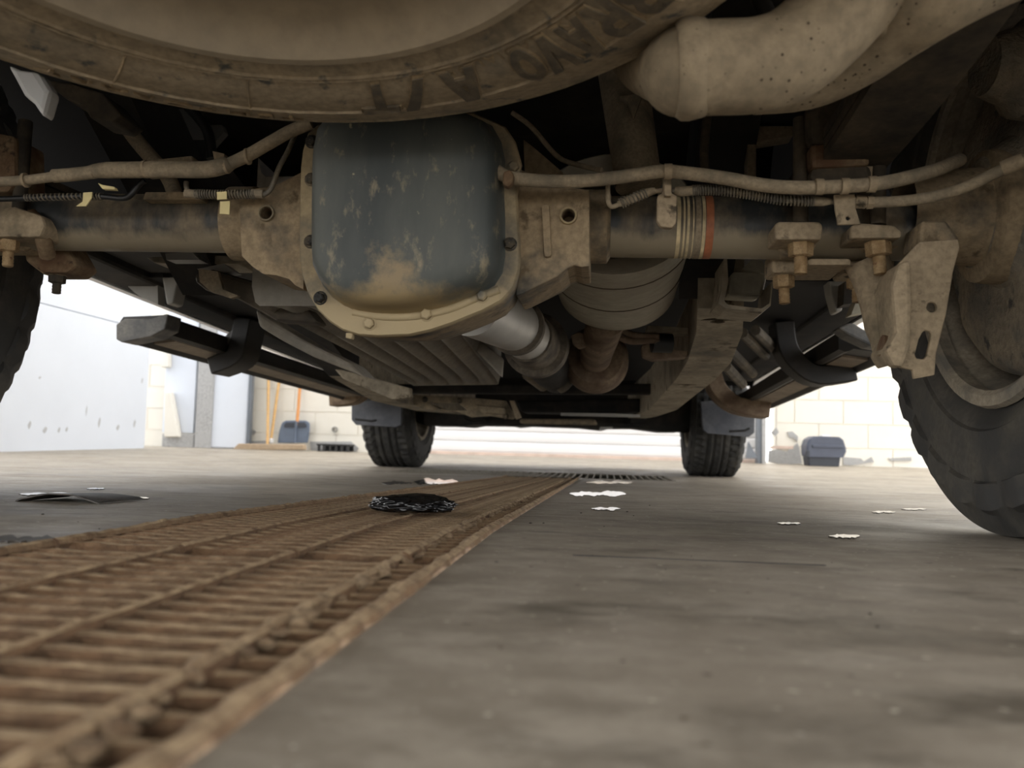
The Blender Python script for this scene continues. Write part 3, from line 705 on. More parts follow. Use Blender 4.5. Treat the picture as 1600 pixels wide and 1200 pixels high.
# ---- U-bolt clamps under the leaf springs
def ubolt(cx, cy, Y, plate, ang, tip, s=1.0, mat='rust_bolt'):
    yl = cy-6; up_ = [(x, min(y, yl)) for x, y in plate]
    e = part(MB().slab(up_, Y, .05), 'spring_plate', 'bracket' if mat == 'rust_bolt' else 'rust', smooth=False, bevel=.004)
    part(MB().slab([(x, y) for x, y in plate if y >= yl-40] if False else plate, Y+.045, .03), 'plate_back', 'housing', e, smooth=False, bevel=.003)
    c = W(cx, cy-4, Y+.02); t = W(*tip, Y+.02); ax = (t-c).normalized(); L = (t-c).length
    r = .0112*s
    part(MB().lathe([(-.006, r*1.0), (-.006, r*1.55), (-.002, r*1.65), (.001, r*1.6), (.003, r*1.2)], c, ax, 24), 'washer', 'bracket', e)
    part(MB().lathe([(0, r*1.25), (L*.46, r*1.2), (L*.5, r*.9), (L*.5, .0005)], c, ax, 6), 'nut', mat, e, smooth=20)
    pf = []
    k = int(L*.55/.0018)
    for i in range(k+1):
        h = L*.42+L*.58*i/max(k, 1); pf.append((h, r*(.66 if i % 2 else .60)))
    pf.append((L+.001, r*.45)); pf.append((L+.001, .0005))
    part(MB().lathe(pf, c, ax, 16), 'stud', mat, e)
    return e
ubolt(1251, 380, .935, [(1211,350),(1217,346),(1280,346),(1286,352),(1284,378),(1272,388),(1270,398),(1226,398),(1212,384)], 0, (1251,428))
ubolt(1371, 378, .935, [(1330,352),(1345,348),(1398,352),(1410,362),(1408,384),(1388,392),(1352,392),(1330,380)], 0, (1376,428))
ubolt(1224, 432, 1.02, [(1206,392),(1280,396),(1276,412),(1268,426),(1236,432),(1206,426)], 0, (1226,474), .92)
ubolt(1340, 436, 1.02, [(1312,394),(1400,392),(1398,418),(1372,428),(1318,428)], 0, (1340,472), .92)
part(MB().slab([(1262,404),(1330,404),(1330,414),(1262,414)], .97, .09), 'clamp_bar', 'bracket', smooth=False, bevel=.003)
ubolt(14, 376, .95, [(-30,330),(20,322),(64,336),(70,352),(62,376),(36,392),(-30,392)], 0, (12,416), .9)
ubolt(90, 432, 1.03, [(30,352),(96,372),(110,396),(120,414),(104,430),(66,428),(40,408)], 0, (88,458), .8, 'leaf')
part(MB().tube(ppath([(46,336,.96),(60,352,.962),(68,374,.97),(74,398,.99)], 4), .010, 12), 'u_bolt_bend', 'rust', smooth=True)
# U-bolt legs
for a, b in (((1251,186,.96),(1251,350,.95)),((1372,196,.96),(1372,352,.95)),((40,190,.97),(30,330,.96))):
    part(MB().tube([W(*a), W(*b)], .0085, 12), 'u_bolt_leg', 'leaf')

# ---- leaf springs and blocks
for s in (1, -1):
    xc = X0+s*.515 if s > 0 else X0-s*-.515
    xc = W(1314, 240, 1.0).x if s > 0 else X0-(W(1314, 240, 1.0).x-X0)
    mb = MB()
    for q in range(3):
        z0 = .400+.012*q; L = (1.0, .75, .45)[2-q] if q else .45
        L = (.42, .66, .95)[q]
        pts = [(yy, z0+.10*((yy-YR)/.7)**2) for yy in [YR-L+2*L*i/14 for i in range(15)]]
        for i in range(14):
            (ya, za_), (yb, zb_) = pts[i], pts[i+1]; w = .037
            mb.hexa([(xc-w, ya, za_), (xc+w, ya, za_), (xc+w, ya, za_+.010), (xc-w, ya, za_+.010), (xc-w, yb, zb_), (xc+w, yb, zb_), (xc+w, yb, zb_+.010), (xc-w, yb, zb_+.010)])
    part(mb, 'leaf_spring', 'leaf', smooth=False)
    b = .036
    part(MB().box((xc-b, YR-.055, .386), (xc+b, YR+.055, .403)), 'spring_pad', 'bracket', smooth=False, bevel=.003)
part(MB().slab([(1267,225),(1358,222),(1360,258),(1268,262)], .93, .05), 'spring_block', 'rust', smooth=False, bevel=.004)
part(MB().slab([(1268,262),(1360,258),(1366,275),(1352,290),(1276,290),(1264,277)], .935, .06), 'spring_saddle', 'leaf', smooth=False, bevel=.006)
part(MB().slab([(1264,172),(1302,80),(1470,20),(1360,222),(1266,226)], .93, .06, dz=.0), 'spring_hanger', 'leaf', smooth=False, bevel=.01)
part(MB().slab([(-40,200),(22,212),(24,286),(12,300),(-40,300)], .95, .06), 'spring_block', 'rust', smooth=False, bevel=.005)

# ---- shock bracket on the right of the axle
mb = MB().slab([(1437,378),(1498,374),(1500,386),(1490,424),(1479,490),(1463,552),(1461,586),(1428,592),(1426,578),(1396,572),(1384,548),(1400,520),(1396,470),(1394,446),(1404,412)], .905, .006,
     [circ_px(1456,480,8), [(1441,520),(1445,516),(1454,518),(1455,526),(1448,556),(1444,561),(1432,560),(1430,553),(1436,530)]])
brk = part(mb, 'shock_bracket', 'bracket', smooth=False, bevel=.002)
part(MB().slab([(1404,412),(1424,404),(1426,470),(1424,540),(1412,575),(1396,572),(1384,548),(1400,520),(1396,470),(1394,446)], .885, .022), 'bracket_flange', 'bracket', brk, smooth=False, bevel=.006)
part(MB().slab([(1404,412),(1412,408),(1412,560),(1400,570),(1386,548),(1400,520),(1396,470),(1394,446)], .91, .06), 'bracket_side', 'bracket', brk, smooth=False, bevel=.004)
part(MB().slab([(1436,372),(1440,345),(1480,345),(1500,372),(1498,382),(1436,384)], .915, .05), 'bracket_cap', 'housing', brk, smooth=False, bevel=.008)
part(MB().tube(ppath([(1352,405,1.0),(1368,440,1.0),(1380,480,.99),(1388,520,.98),(1392,552,.97)], 3), [.024, .024, .024, .024, .024, .024, .024, .024, .024, .022, .02, .019, .018], 20), 'shock_absorber', 'bracket')
part(MB().tube([W(1376,540,.94), W(1400,545,.94)], .012, 14), 'shock_bolt', 'rust')

# ---- conduits, brake lines, springs, brackets and tags behind the axle
YC = .868
def ptube(L, rp_, name, mat, k=4, n=12, parent=None):
    pts = ppath(L, k); r = px(rp_, L[0][2]) if not isinstance(rp_, list) else [px(interp(i/(len(pts)-1), [q/(len(rp_)-1) for q in range(len(rp_))], rp_), L[0][2]) for i in range(len(pts))]
    return part(MB().tube(pts, r, n), name, mat, parent)
cl = ptube([(-60,287,YC),(0,284,YC),(45,281,YC),(92,275,YC)], 8.5, 'brake_conduit', 'conduit')
ptube([(84,275,YC),(110,273,YC),(148,269,YC)], 11.5, 'conduit_sleeve', 'conduit', parent=cl)
ptube([(138,269,YC),(170,266,YC),(260,265,YC),(322,265,YC),(352,258,YC),(360,254,YC)], [10, 14, 14, 14, 14, 11], 'conduit_sleeve', 'conduit', parent=cl)
ptube([(345,262,YC),(385,244,YC),(420,224,YC),(452,206,YC),(486,192,YC)], 10.5, 'conduit_hose', 'conduit', parent=cl)
for x, y in ((38,282),(352,259),(385,245),(226,265)): 
    p = W(x, y, YC); q = W(x+4, y-.6, YC); part(MB().tube([p, q], px(12.5 if x < 300 else 13.5, YC) if x != 226 else px(14.8, YC), 14), 'conduit_tie', 'bracket', cl)
part(MB().slab([(153,286),(160,289),(178,292),(180,296),(160,295)], YC, .006), 'conduit_clip', 'tag', cl, smooth=False)
cr = ptube([(695,180,.89),(722,206,.885),(752,246,.875),(780,270,.868),(800,278,.865),(850,283,.865),(900,283,.87),(960,278,.87),(1030,268,.87),(1060,269,.87),(1130,278,.87),(1190,289,.87),(1240,293,.87),(1300,292,.87),(1370,287,.87),(1420,277,.88),(1464,265,.9),(1500,250,.95)], 10.5, 'brake_conduit', 'conduit', 5, 14)
for x, y in ((1044,268),(1280,292),(1320,291),(1362,288)):
    part(MB().tube([W(x-6, y, .868), W(x+6, y, .868)], px(12.5, .868), 14), 'conduit_tie', 'bracket', cr)
part(MB().slab([(786,268),(797,264),(803,272),(801,284),(794,292),(785,288)], .850, .012), 'conduit_clip', 'rust', cr, smooth=False, bevel=.002)
# left thin lines
bl = ptube([(-40,312,.9),(0,311,.9),(60,309,.9),(118,307,.9),(160,307,.9),(190,310,.9),(204,305,.9),(216,290,.9),(226,282,.9)], 5, 'brake_line', 'blackhose')
def coil(L, R, turns, r, name, mat, parent):
    pts = ppath(L, 10); out = []; N = turns*9
    for i in range(N+1):
        t = i/N*(len(pts)-1); k = min(int(t), len(pts)-2); p = pts[k].lerp(pts[k+1], t-k); d = (pts[k+1]-pts[k]).normalized()
        a = d.cross(Vector((0, 1, 0))).normalized(); b = d.cross(a); w = 2*math.pi*turns*i/N
        out.append(p+(a*math.cos(w)+b*math.sin(w))*R)
    return part(MB().tube(out, r, 6), name, mat, parent)
coil([(40,309,.9),(100,307.5,.9),(160,307,.9)], px(5.2, .9), 20, px(1.6, .9), 'spring_guard', 'spring', bl)
bl2 = ptube([(291,284,.9),(292,295,.9),(302,302,.9),(350,304,.9),(400,303,.9),(412,304,.9),(424,294,.9),(436,262,.9),(450,236,.9),(463,206,.92)], 4.2, 'brake_line', 'spring')
coil([(306,303,.9),(350,304,.9),(400,303,.9)], px(7, .9), 24, px(1.5, .9), 'spring_guard', 'spring', bl2)
for a, b in ((290,312),(394,412)): part(MB().tube([W(a, 302, .9), W(b, 303.5, .9)], px(7.5, .9), 12), 'line_fitting', 'conduit', bl2)
part(MB().slab([(130,301),(144,300),(143,309),(134,322),(119,322),(129,315)], .892, .0015), 'paper_tag', 'tag', bl, smooth=False)
part(MB().slab([(339,300),(354,299),(354,311),(339,312)], .889, .0015), 'paper_tag', 'tag', bl2, smooth=False)
part(MB().slab([(344,315),(359,314),(358,335),(343,334)], .889, .0015), 'paper_tag', 'tag', bl2, smooth=False)
# right thin lines
br = ptube([(950,280,.895),(950,300,.895),(951,316,.895),(957,323,.895),(972,317,.895),(1000,305,.895),(1020,299,.895),(1040,298,.895)], 3.8, 'brake_line', 'conduit')
ptube([(966,319,.895),(985,312,.895),(1012,301,.895),(1024,298,.895)], [5, 7, 7, 5], 'line_fitting', 'conduit', parent=br)
coil([(970,318,.895),(1010,301,.895)], px(7.5, .895), 9, px(1.4, .895), 'spring_guard', 'spring', br)
br2 = ptube([(1050,298,.895),(1080,297,.895),(1120,297,.895),(1170,303,.895),(1220,312,.895),(1270,314,.895),(1305,315,.895)], 4.6, 'brake_line', 'spring')
coil([(1082,297,.895),(1120,297,.895),(1170,303,.895),(1220,312,.895),(1272,314,.895)], px(7.2, .895), 42, px(1.6, .895), 'spring_guard', 'spring', br2)
ptube([(1054,297,.895),(1066,299,.895),(1084,297,.895)], [6, 8.5, 7], 'line_fitting', 'conduit', parent=br2)
ptube([(1270,314,.895),(1286,315,.895),(1300,315,.895)], [8, 7.5, 4], 'line_fitting', 'conduit', parent=br2)
bh = ptube([(1332,316,.895),(1365,316,.895),(1410,314,.893),(1460,307,.89),(1510,292,.885),(1560,268,.875),(1610,248,.86)], 8.6, 'brake_hose', 'conduit', 5, 14)
for a, b, y1, y2 in ((1336,1352,315,316),(1354,1364,316,316)): part(MB().tube([W(a, y1, .895), W(b, y2, .895)], px(10.5, .895), 6), 'hose_fitting', 'bracket', bh)
part(MB().tube([W(1566,264,.874), W(1600,250,.864)], px(12, .87), 14), 'hose_sleeve', 'bracket', bh)
part(MB().slab([(1036,262),(1048,260),(1050,296),(1048,300),(1058,306),(1057,348),(1050,356),(1032,354),(1026,344),(1027,306),(1036,300)], .885, .01), 'line_bracket', 'bracket', br, smooth=False, bevel=.002)
part(MB().slab([(1038,288),(1049,288),(1049,306),(1038,306)], .877, .01), 'bracket_clip', 'bracket', br, smooth=False, bevel=.001)
part(MB().slab([(1303,304),(1336,303),(1337,324),(1345,350),(1309,351),(1305,326)], .887, .004, [circ_px(1325,341,3.5, 8)]), 'line_bracket', 'bracket', br2, smooth=False, bevel=.0015)
# thin pipe from the top right of the cover
ptube([(800,176,1.0),(830,198,1.0),(866,240,1.0),(890,254,1.0),(940,266,.98)], 4.2, 'vent_line', 'conduit')
part(MB().slab([(818,218),(836,232),(880,270),(878,276),(820,276)], 1.02, .03), 'cover_gusset', 'housing', smooth=False)
# hoses left of the cover
ptube([(150,128,1.16),(178,166,1.14),(206,210,1.12),(236,246,1.10),(262,276,1.08),(275,308,1.05)], 12, 'vent_hose', 'conduit')
ptube([(236,150,1.2),(252,190,1.2),(262,240,1.2)], 9, 'black_hose', 'blackhose')
ptube([(286,158,1.1),(312,186,1.1),(326,210,1.1),(331,248,1.1)], 9, 'black_hose', 'blackhose')
part(MB().slab([(332,236),(350,240),(352,258),(336,256)], 1.0, .02), 'hose_clip', 'bracket', smooth=False)
# shock absorber on the left of the centre, pale panels seen above the axle
part(MB().slab([(258,168),(310,172),(330,244),(284,244)], 1.55, .02), 'heat_shield', 'panel_grey', smooth=False)
part(MB().slab([(310,190),(345,190),(350,206),(320,240),(300,240)], 1.65, .02), 'heat_shield', 'panel_grey', smooth=False)
# bright painted body corner that hangs beside the spare
part(MB().slab([(8,98),(30,108),(60,112),(78,140),(66,183),(58,172),(50,160),(40,152),(34,146),(20,120)], .80, .02), 'body_corner', 'white', smooth=False, bevel=.006)
part(MB().slab([(60,122),(110,130),(160,145),(190,180),(176,190),(140,184),(132,168),(100,152)], .9, .05), 'bumper_bracket', 'leaf', smooth=False, bevel=.008)

# ---- tailpipe over the axle
YT = .64
tp = part(MB().tube(ppath([(1066,112,YT+.02),(1085,108,YT),(1120,106,YT),(1180,103,YT),(1235,85,YT),(1290,40,YT),(1340,-15,YT),(1400,-80,YT)], 5), px(72, YT), 36), 'tailpipe', 'pipe')
part(MB().lathe([(-.012, px(60, YT)), (-.012, px(72, YT)), (-.008, px(78, YT)), (-.002, px(79, YT)), (.010, px(74, YT)), (.012, px(70, YT))], W(1080,108,YT), W(1120,106,YT)-W(1066,110,YT), 40), 'pipe_collar', 'pipe', tp)
part(MB().tube(ppath([(1075,108,YT+.01),(1040,106,YT+.06),(1010,100,YT+.16),(985,80,YT+.34)], 4), [px(60, YT)]*6+[px(58, YT)]*7, 32), 'pipe_inlet', 'pipe', tp)
part(MB().tube(ppath([(1346,-6,YT-.006),(1366,26,YT-.006),(1384,62,YT+.03)], 3), .006, 10), 'pipe_seam', 'pipe', tp)
part(MB().tube(ppath([(1180,118,YT+.08),(1260,110,YT+.08),(1330,78,YT+.06),(1400,30,YT+.03),(1470,-15,YT),(1560,-60,YT),(1640,-90,YT)], 4), px(62, YT+.05), 30), 'tailpipe_outlet', 'pipe', tp)
part(MB().tube(ppath([(1180,-20,.72),(1192,10,.70),(1204,34,.68)], 3), .008, 10), 'pipe_hanger', 'leaf', tp)
# grey upright (second shock) and rods above the axle
part(MB().tube([W(965,60,1.13), W(998,290,1.08)], [.034, .030], 28), 'shock_absorber', 'conduit')
part(MB().slab([(968,150),(1004,146),(990,186),(982,160)], 1.06, .02), 'shock_tab', 'conduit', smooth=False)
ptube([(1157,186,1.2),(1160,230,1.2),(1163,280,1.2)], 4, 'hanger_rod', 'panel_grey')
part(MB().slab([(1168,196),(1240,196),(1240,212),(1182,222),(1182,298),(1168,298)], 1.15, .03), 'hanger_frame', 'conduit', smooth=False, bevel=.002)
part(MB().slab([(1094,190),(1108,190),(1116,296),(1098,296)], 1.2, .04), 'brace', 'leaf', smooth=False, bevel=.004)
ptube([(1105,180,1.1),(1100,240,1.1),(1104,280,1.1)], 7, 'black_hose', 'leaf')
part(MB().lathe([(-.03, .0005), (-.03, .025), (.03, .025), (.03, .0005)], W(1220,185,1.2), (1, 0, 0), 20), 'bump_stop', 'blackhose')

# ---- fuel tank with pressed ribs
tank = MB(); NX, NYt = 44, 12
ta, tb = W(392,478,1.22), W(640,603,2.32)      # left edge near, far
tc_, td = W(690,478,1.22), W(782,601,2.32)     # right edge near, far
rows = []
for i in range(NYt+1):
    t = i/NYt; L = ta.lerp(tb, t); Rr = tc_.lerp(td, t); row = []
    for k in range(NX+1):
        u = k/NX; p = L.lerp(Rr, u)
        w = .5-.5*math.cos(2*math.pi*(u*6-.1)); e = min(1, min(t, 1-t)/.08)
        p.z += .017*(w**1.5)*e
        if u < .04: p.z += .03*(1-u/.04)**2
        if u > .97: p.z += .03*((u-.97)/.03)**2
        row.append(p)
    rows.append(row)
for r_ in rows: tank.v += r_
for i in range(NYt):
    for k in range(NX): a = i*(NX+1)+k; tank.f.append((a, a+1, a+NX+2, a+NX+1))
b = len(tank.v); border = [i*(NX+1) for i in range(NYt+1)]
for idx in (0, NX):
    s0 = len(tank.v)
    for i in range(NYt+1): p = tank.v[i*(NX+1)+idx].copy(); p.z += .20; p.x += .0; tank.v.append(p)
    for i in range(NYt): tank.f.append((i*(NX+1)+idx, (i+1)*(NX+1)+idx, s0+i+1, s0+i))
for row in (0, NYt):
    s0 = len(tank.v)
    for k in range(NX+1): p = tank.v[row*(NX+1)+k].copy(); p.z += .20; tank.v.append(p)
    for k in range(NX): tank.f.append((row*(NX+1)+k, row*(NX+1)+k+1, s0+k+1, s0+k))
part(tank, 'fuel_tank', 'tank', smooth=50)
part(MB().slab([(300,428),(330,420),(400,440),(470,470),(500,505),(430,500),(398,482),(360,462),(318,452),(304,440)], 1.28, .05), 'tank_shield', 'tank_dark', smooth=False, bevel=.008)
part(MB().slab([(398,482),(404,510),(440,532),(490,558),(566,588),(545,566),(480,534),(430,504)], 1.40, .10), 'tank_skirt', 'tank', smooth=False, bevel=.006)
part(MB().slab([(310,420),(340,424),(348,452),(372,462),(360,466),(330,456),(312,440)], 1.22, .01), 'tank_strap', 'conduit', smooth=False)
part(MB().slab([(690,512),(720,508),(770,548),(786,560),(784,590),(770,575),(740,545)], 1.75, .02), 'heat_shield', 'tank', smooth=False, bevel=.004)
# ---- driveshaft
part(MB().tube([W(735,478,1.25), W(802,508,1.48), W(822,525,1.6)], [.046, .046, .046], 32), 'driveshaft', 'shaft')
sd = part(MB().lathe([(-.012, .044), (-.008, .052), (.010, .052), (.014, .044)], W(806,510,1.49), W(822,525,1.6)-W(802,508,1.48), 32), 'shaft_ring', 'shaft_dark')
part(MB().tube([W(822,525,1.6), W(838,540,1.72)], [.050, .054], 32), 'shaft_yoke', 'shaft_dark', sd)
part(MB().lathe([(-.02, .05), (-.015, .066), (.02, .066), (.024, .05), (.024, .001)], W(838,540,1.72), W(822,525,1.6)-W(802,508,1.48), 32), 'companion_flange', 'shaft_dark', sd)
part(MB().tube(ppath([(838,545,1.8),(856,570,2.0),(870,585,2.2)], 3), .05, 20), 'front_shaft', 'dark')
mb = MB()
for x, y, r in ((858,575,.03),(880,572,.025),(842,585,.03),(872,592,.02)): mb.lathe([(-.04, .001), (-.03, r), (.03, r*1.1), (.04, .001)], W(x, y, 2.1), (random.uniform(-1, 1), .6, random.uniform(-1, 1)), 12)
part(mb, 'transfer_case', 'tank_dark')

# ---- muffler and front pipe
mcN, mcF = W(958,348,1.08), W(962,440,1.62)
rx, rz_ = .108, .083
def oval(c, sx, sz, n=48): return [c+Vector((sx*math.cos(2*math.pi*k/n), 0, sz*math.sin(2*math.pi*k/n))) for k in range(n)]
zb1 = W(955,432,1.10).z; zb2 = W(960,517,1.62).z
cN = Vector((W(958,430,1.10).x, 1.10, zb1+rz_)); cF = Vector((W(962,517,1.62).x, 1.62, zb2+rz_))
def mc(t): return cN.lerp(cF, t)
mf = MB().loft([oval(mc(.0)+Vector((0, .02, 0)), .07, .055), oval(mc(0), rx*.97, rz_*.97), oval(mc(0)+Vector((0, .004, 0)), rx, rz_), oval(mc(.99), rx*1.04, rz_), oval(mc(1), rx*1.01, rz_*.97), oval(mc(1.03), .05, .045)], True)
muf = part(mf, 'muffler', 'muffler')
for t in (.17, .55): part(MB().loft([oval(mc(t-.004), rx*(1+.04*t)-.001, rz_-.001), oval(mc(t-.003), rx*(1+.04*t)+.0012, rz_+.0012), oval(mc(t+.003), rx*(1+.04*t)+.0012, rz_+.0012), oval(mc(t+.004), rx*(1+.04*t)-.001, rz_-.001)], False), 'muffler_seam', 'muffler_seam', muf)
part(MB().tube(ppath([(948,498,1.62),(938,530,1.75),(932,550,1.9),(930,566,2.1)], 3), .037, 20), 'exhaust_pipe', 'exh_rust')
ec = part(MB().lathe([(-.05, .035), (-.045, .065), (-.02, .078), (.03, .08), (.05, .06), (.12, .05)], W(931,562,2.05), (0, 1, -.08), 32), 'catalyst_shell', 'exh_rust')
for i, (L) in enumerate(([(915,520,1.7),(950,520,1.7),(985,533,1.7),(1020,531,1.7),(1026,535,1.7)], [(968,512,1.7),(990,524,1.7),(1030,526,1.7)])):
    ptube(L, 5.5, 'hanger_rod', 'exh_rust')
hb = part(MB().slab([(1010,508),(1076,512),(1076,522),(1030,522),(1010,518)], 1.75, .05), 'exhaust_hanger', 'frame', smooth=False, bevel=.004)
part(MB().slab([(1002,540),(1014,534),(1030,545),(1076,548),(1074,558),(1020,562),(1004,556)], 1.75, .05), 'hanger_cradle', 'exh_rust', hb, smooth=False, bevel=.004)
part(MB().lathe([(-.02, .001), (-.02, .020), (.02, .020), (.02, .001)], W(1034,536,1.73), (1, .2, 0), 18), 'hanger_rubber', 'blackhose', hb)
part(MB().slab([(892,524),(906,518),(922,526),(918,540),(904,544),(894,536)], 1.72, .03), 'pipe_clamp', 'exh_rust', smooth=False, bevel=.003)

# ---- frame rails: bottom faces drop and run forward
def rail(stations, wd_, ht, name, mat, s=1):
    rings = []
    for (p, w, h) in stations:
        rings.append([Vector((p.x-w/2, p.y, p.z)), Vector((p.x+w/2, p.y, p.z)), Vector((p.x+w/2, p.y, p.z+h)), Vector((p.x-w/2, p.y, p.z+h))])
    mb = MB().loft(rings, True); mb.f.append((3, 2, 1, 0)); return part(mb, name, mat, smooth=25)
stR = [(W(1126,482,1.36), .072, .13), (W(1124,520,1.55), .082, .13), (W(1108,566,1.80), .09, .13), (W(1086,594,2.05), .09, .13), (W(1062,616,2.35), .088, .13), (W(1036,640,2.75), .086, .13), (W(1010,650,3.3), .085, .13), (W(990,655,4.6), .085, .13)]
fr = rail(stR, 0, 0, 'frame_rail', 'frame')
def drill(o, c, r):
    cb = MB().lathe([(-.02, r), (.0008, r), (.0008, .032), (.10, .032)], c, (0, 0, 1), 16, cap=True).build('tmp', M['frame'], smooth=False)
    bv = [m for m in o.modifiers]; keep = [(m.width, m.angle_limit) for m in bv]
    for m in bv: o.modifiers.remove(m)
    bo = o.modifiers.new('drill', 'BOOLEAN'); bo.operation = 'DIFFERENCE'; bo.object = cb; bo.solver = 'EXACT'
    me = bpy.data.meshes.new_from_object(o.evaluated_get(bpy.context.evaluated_depsgraph_get())); o.modifiers.remove(bo); o.data = me
    for w_, a_ in keep: m = o.modifiers.new('bevel', 'BEVEL'); m.width = w_; m.segments = 2; m.limit_method = 'ANGLE'; m.angle_limit = a_
    bpy.data.objects.remove(cb)
for c_, r_h in ((W(1121,503,1.46), .013), (W(1072,602,2.16), .010)):
    pa = [p for p, w, h in stR]
    zc = interp(c_.y, [p.y for p in pa], [p.z for p in pa])      # centre the hole on the rail's lower face
    drill(fr, Vector((c_.x, c_.y, zc)), r_h)
stL = [(Vector((2*X0-p.x, p.y, p.z+interp(p.y, [1.3, 2.0, 2.4, 3], [.16, .12, .02, 0]))), w, h) for p, w, h in stR]
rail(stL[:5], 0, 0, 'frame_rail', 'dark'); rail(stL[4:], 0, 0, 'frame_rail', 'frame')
# rear part of the rails over the axle
for s in (1, -1):
    x = X0+s*.43
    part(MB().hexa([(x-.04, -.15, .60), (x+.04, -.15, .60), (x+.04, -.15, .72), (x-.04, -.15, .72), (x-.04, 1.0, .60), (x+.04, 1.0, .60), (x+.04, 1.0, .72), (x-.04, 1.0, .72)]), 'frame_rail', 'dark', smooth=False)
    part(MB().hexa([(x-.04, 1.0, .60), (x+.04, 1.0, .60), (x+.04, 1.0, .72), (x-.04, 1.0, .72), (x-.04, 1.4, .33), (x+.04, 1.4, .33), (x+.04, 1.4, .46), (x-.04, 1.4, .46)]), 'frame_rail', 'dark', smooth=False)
# open channel end beside the right rail
ch = part(MB().slab([(1131,405),(1136,400),(1138,440),(1132,470),(1136,476),(1190,482),(1202,474),(1206,440),(1208,440),(1204,478),(1192,487),(1134,482),(1122,474),(1128,450)], 1.24, .10), 'spring_hanger_channel', 'frame', smooth=False)
part(MB().slab([(1144,424),(1196,426),(1198,436),(1192,462),(1136,460),(1140,434)], 1.30, .06), 'channel_block', 'muffler', ch, smooth=False, bevel=.006)
part(MB().slab([(1160,420),(1176,404),(1192,408),(1200,428)], 1.29, .02), 'channel_tab', 'muffler', ch, smooth=False)
# crossmember, skid plate, front subframe
part(MB().slab([(600,600),(1046,599),(1046,616),(600,614)], 2.72, .06), 'crossmember', 'dark', smooth=False, bevel=.008)
sk = part(MB().slab([(612,619),(640,617),(720,620),(790,626),(806,652),(800,655),(764,650),(736,652),(716,644),(700,641),(660,639)], 2.95, .03, [[(668,629),(716,630),(730,641),(690,643)]]), 'skid_plate', 'conduit', smooth=False, bevel=.004)
part(MB().slab([(742,632),(790,636),(792,648),(752,646)], 2.93, .03), 'skid_emboss', 'conduit', sk, smooth=False, bevel=.008)
part(MB().slab([(796,626),(803,626),(814,652),(806,655)], 2.92, .03), 'skid_lip', 'conduit', sk, smooth=False)
for x, y in ((632,622),(664,624),(718,626),(790,650)): part(MB().hexbolt(W(x, y, 2.94), (0, -1, -.3), .008, .012), 'skid_bolt', 'bolt', sk)
part(MB().slab([(806,626),(1030,622),(1034,640),(960,648),(880,645),(814,644)], 3.1, .2), 'transmission_crossmember', 'dark', smooth=False, bevel=.01)
part(MB().slab([(876,645),(960,646),(1000,648),(1000,652),(876,649)], 3.05, .04), 'crossmember_lip', 'panel_grey', smooth=False)
part(MB().slab([(655,612),(700,600),(900,600),(1085,612),(1090,660),(1064,674),(1035,674),(990,668),(950,668),(938,671),(900,667),(820,664),(800,666),(790,664),(740,663),(722,666),(690,664),(664,664)], 4.25, .45), 'front_subframe', 'dark', smooth=False, bevel=.02)
part(MB().slab([(812,654),(930,655),(934,664),(812,662)], 4.05, .1), 'steering_rack', 'conduit', smooth=False, bevel=.01)
part(MB().slab([(938,667),(958,667),(956,670),(936,672)], 4.0, .05), 'skid_tab', 'panel_grey', smooth=False)
for s, L in ((1, [(980,652,4.2),(1030,660,4.35),(1068,668,4.45),(1090,662,4.45)]), (-1, [(760,648,4.2),(700,652,4.35),(672,658,4.45),(650,650,4.45)])):
    ptube(L, 9, 'control_arm', 'dark')
part(MB().slab([(520,574),(560,584),(640,606),(640,622),(612,624),(570,606),(536,592)], 2.3, .04), 'floor_brace', 'frame', smooth=False, bevel=.004)

# ---- running boards
def board(sgn, near, far, gap, name):
    # near/far: (inner px, outer px, y of the bottom outer edge) read at Y
    (xi, xo, yb, Yn), (xif, xof, ybf, Yf_) = near, far
    a, b = W(xo, yb, Yn), W(xof, ybf, Yf_)
    wdt = .165
    rings = []
    for t in [i/10 for i in range(11)]:
        p = a.lerp(b, t); s = -sgn
        pr = [(0, .006), (.002, -.0), (.014, -.003), (.022, .002), (.032, .014), (.092, .022), (.102, .016), (.112, .014), (.126, .020), (.127, .060), (.118, .068), (.008, .062), (0, .05)]
        rings.append([Vector((p.x+s*u, p.y, p.z+v)) for u, v in pr])
    o = MB().loft(rings, True); o.f.append(tuple(range(13)))
    bd = part(o, 'running_board', 'board', smooth=30)
    u = MB()
    p0, p1 = a.lerp(b, .06), a.lerp(b, .985); s = -sgn
    u.hexa([p0+Vector((s*.03, 0, .008)), p0+Vector((s*.094, 0, .016)), p0+Vector((s*.094, 0, .024)), p0+Vector((s*.03, 0, .018)),
            p1+Vector((s*.03, 0, .008)), p1+Vector((s*.094, 0, .016)), p1+Vector((s*.094, 0, .024)), p1+Vector((s*.03, 0, .018))])
    part(u, 'underside_panel', 'board_under', bd, smooth=False)
    q = a.lerp(b, 1.0)
    part(MB().loft([[q+Vector((s*u*k+s*.063*(1-k), d, .032*(1-k)+v*k)) for u, v in pr] for k, d in ((1.02, -.03), (1.03, .0), (.98, .03), (.7, .045))]), 'front_end_cap', 'exh_rust', bd, smooth=30)
    return bd, a, b
bdL, aL_, bL_ = board(-1, (0, 186, 532, 2.06), (0, 548, 628, 3.9), 0, 'l')
bdR, aR_, bR_ = board(1, (0, 1396, 560, 2.10), (0, 1200, 641, 3.75), 0, 'r')
part(MB().slab([(181,507),(194,498),(236,498),(260,490),(263,492),(258,514),(236,526),(190,535),(181,530)], 2.02, .07), 'rear_end_cap', 'board_cap', bdL, smooth=False, bevel=.012)
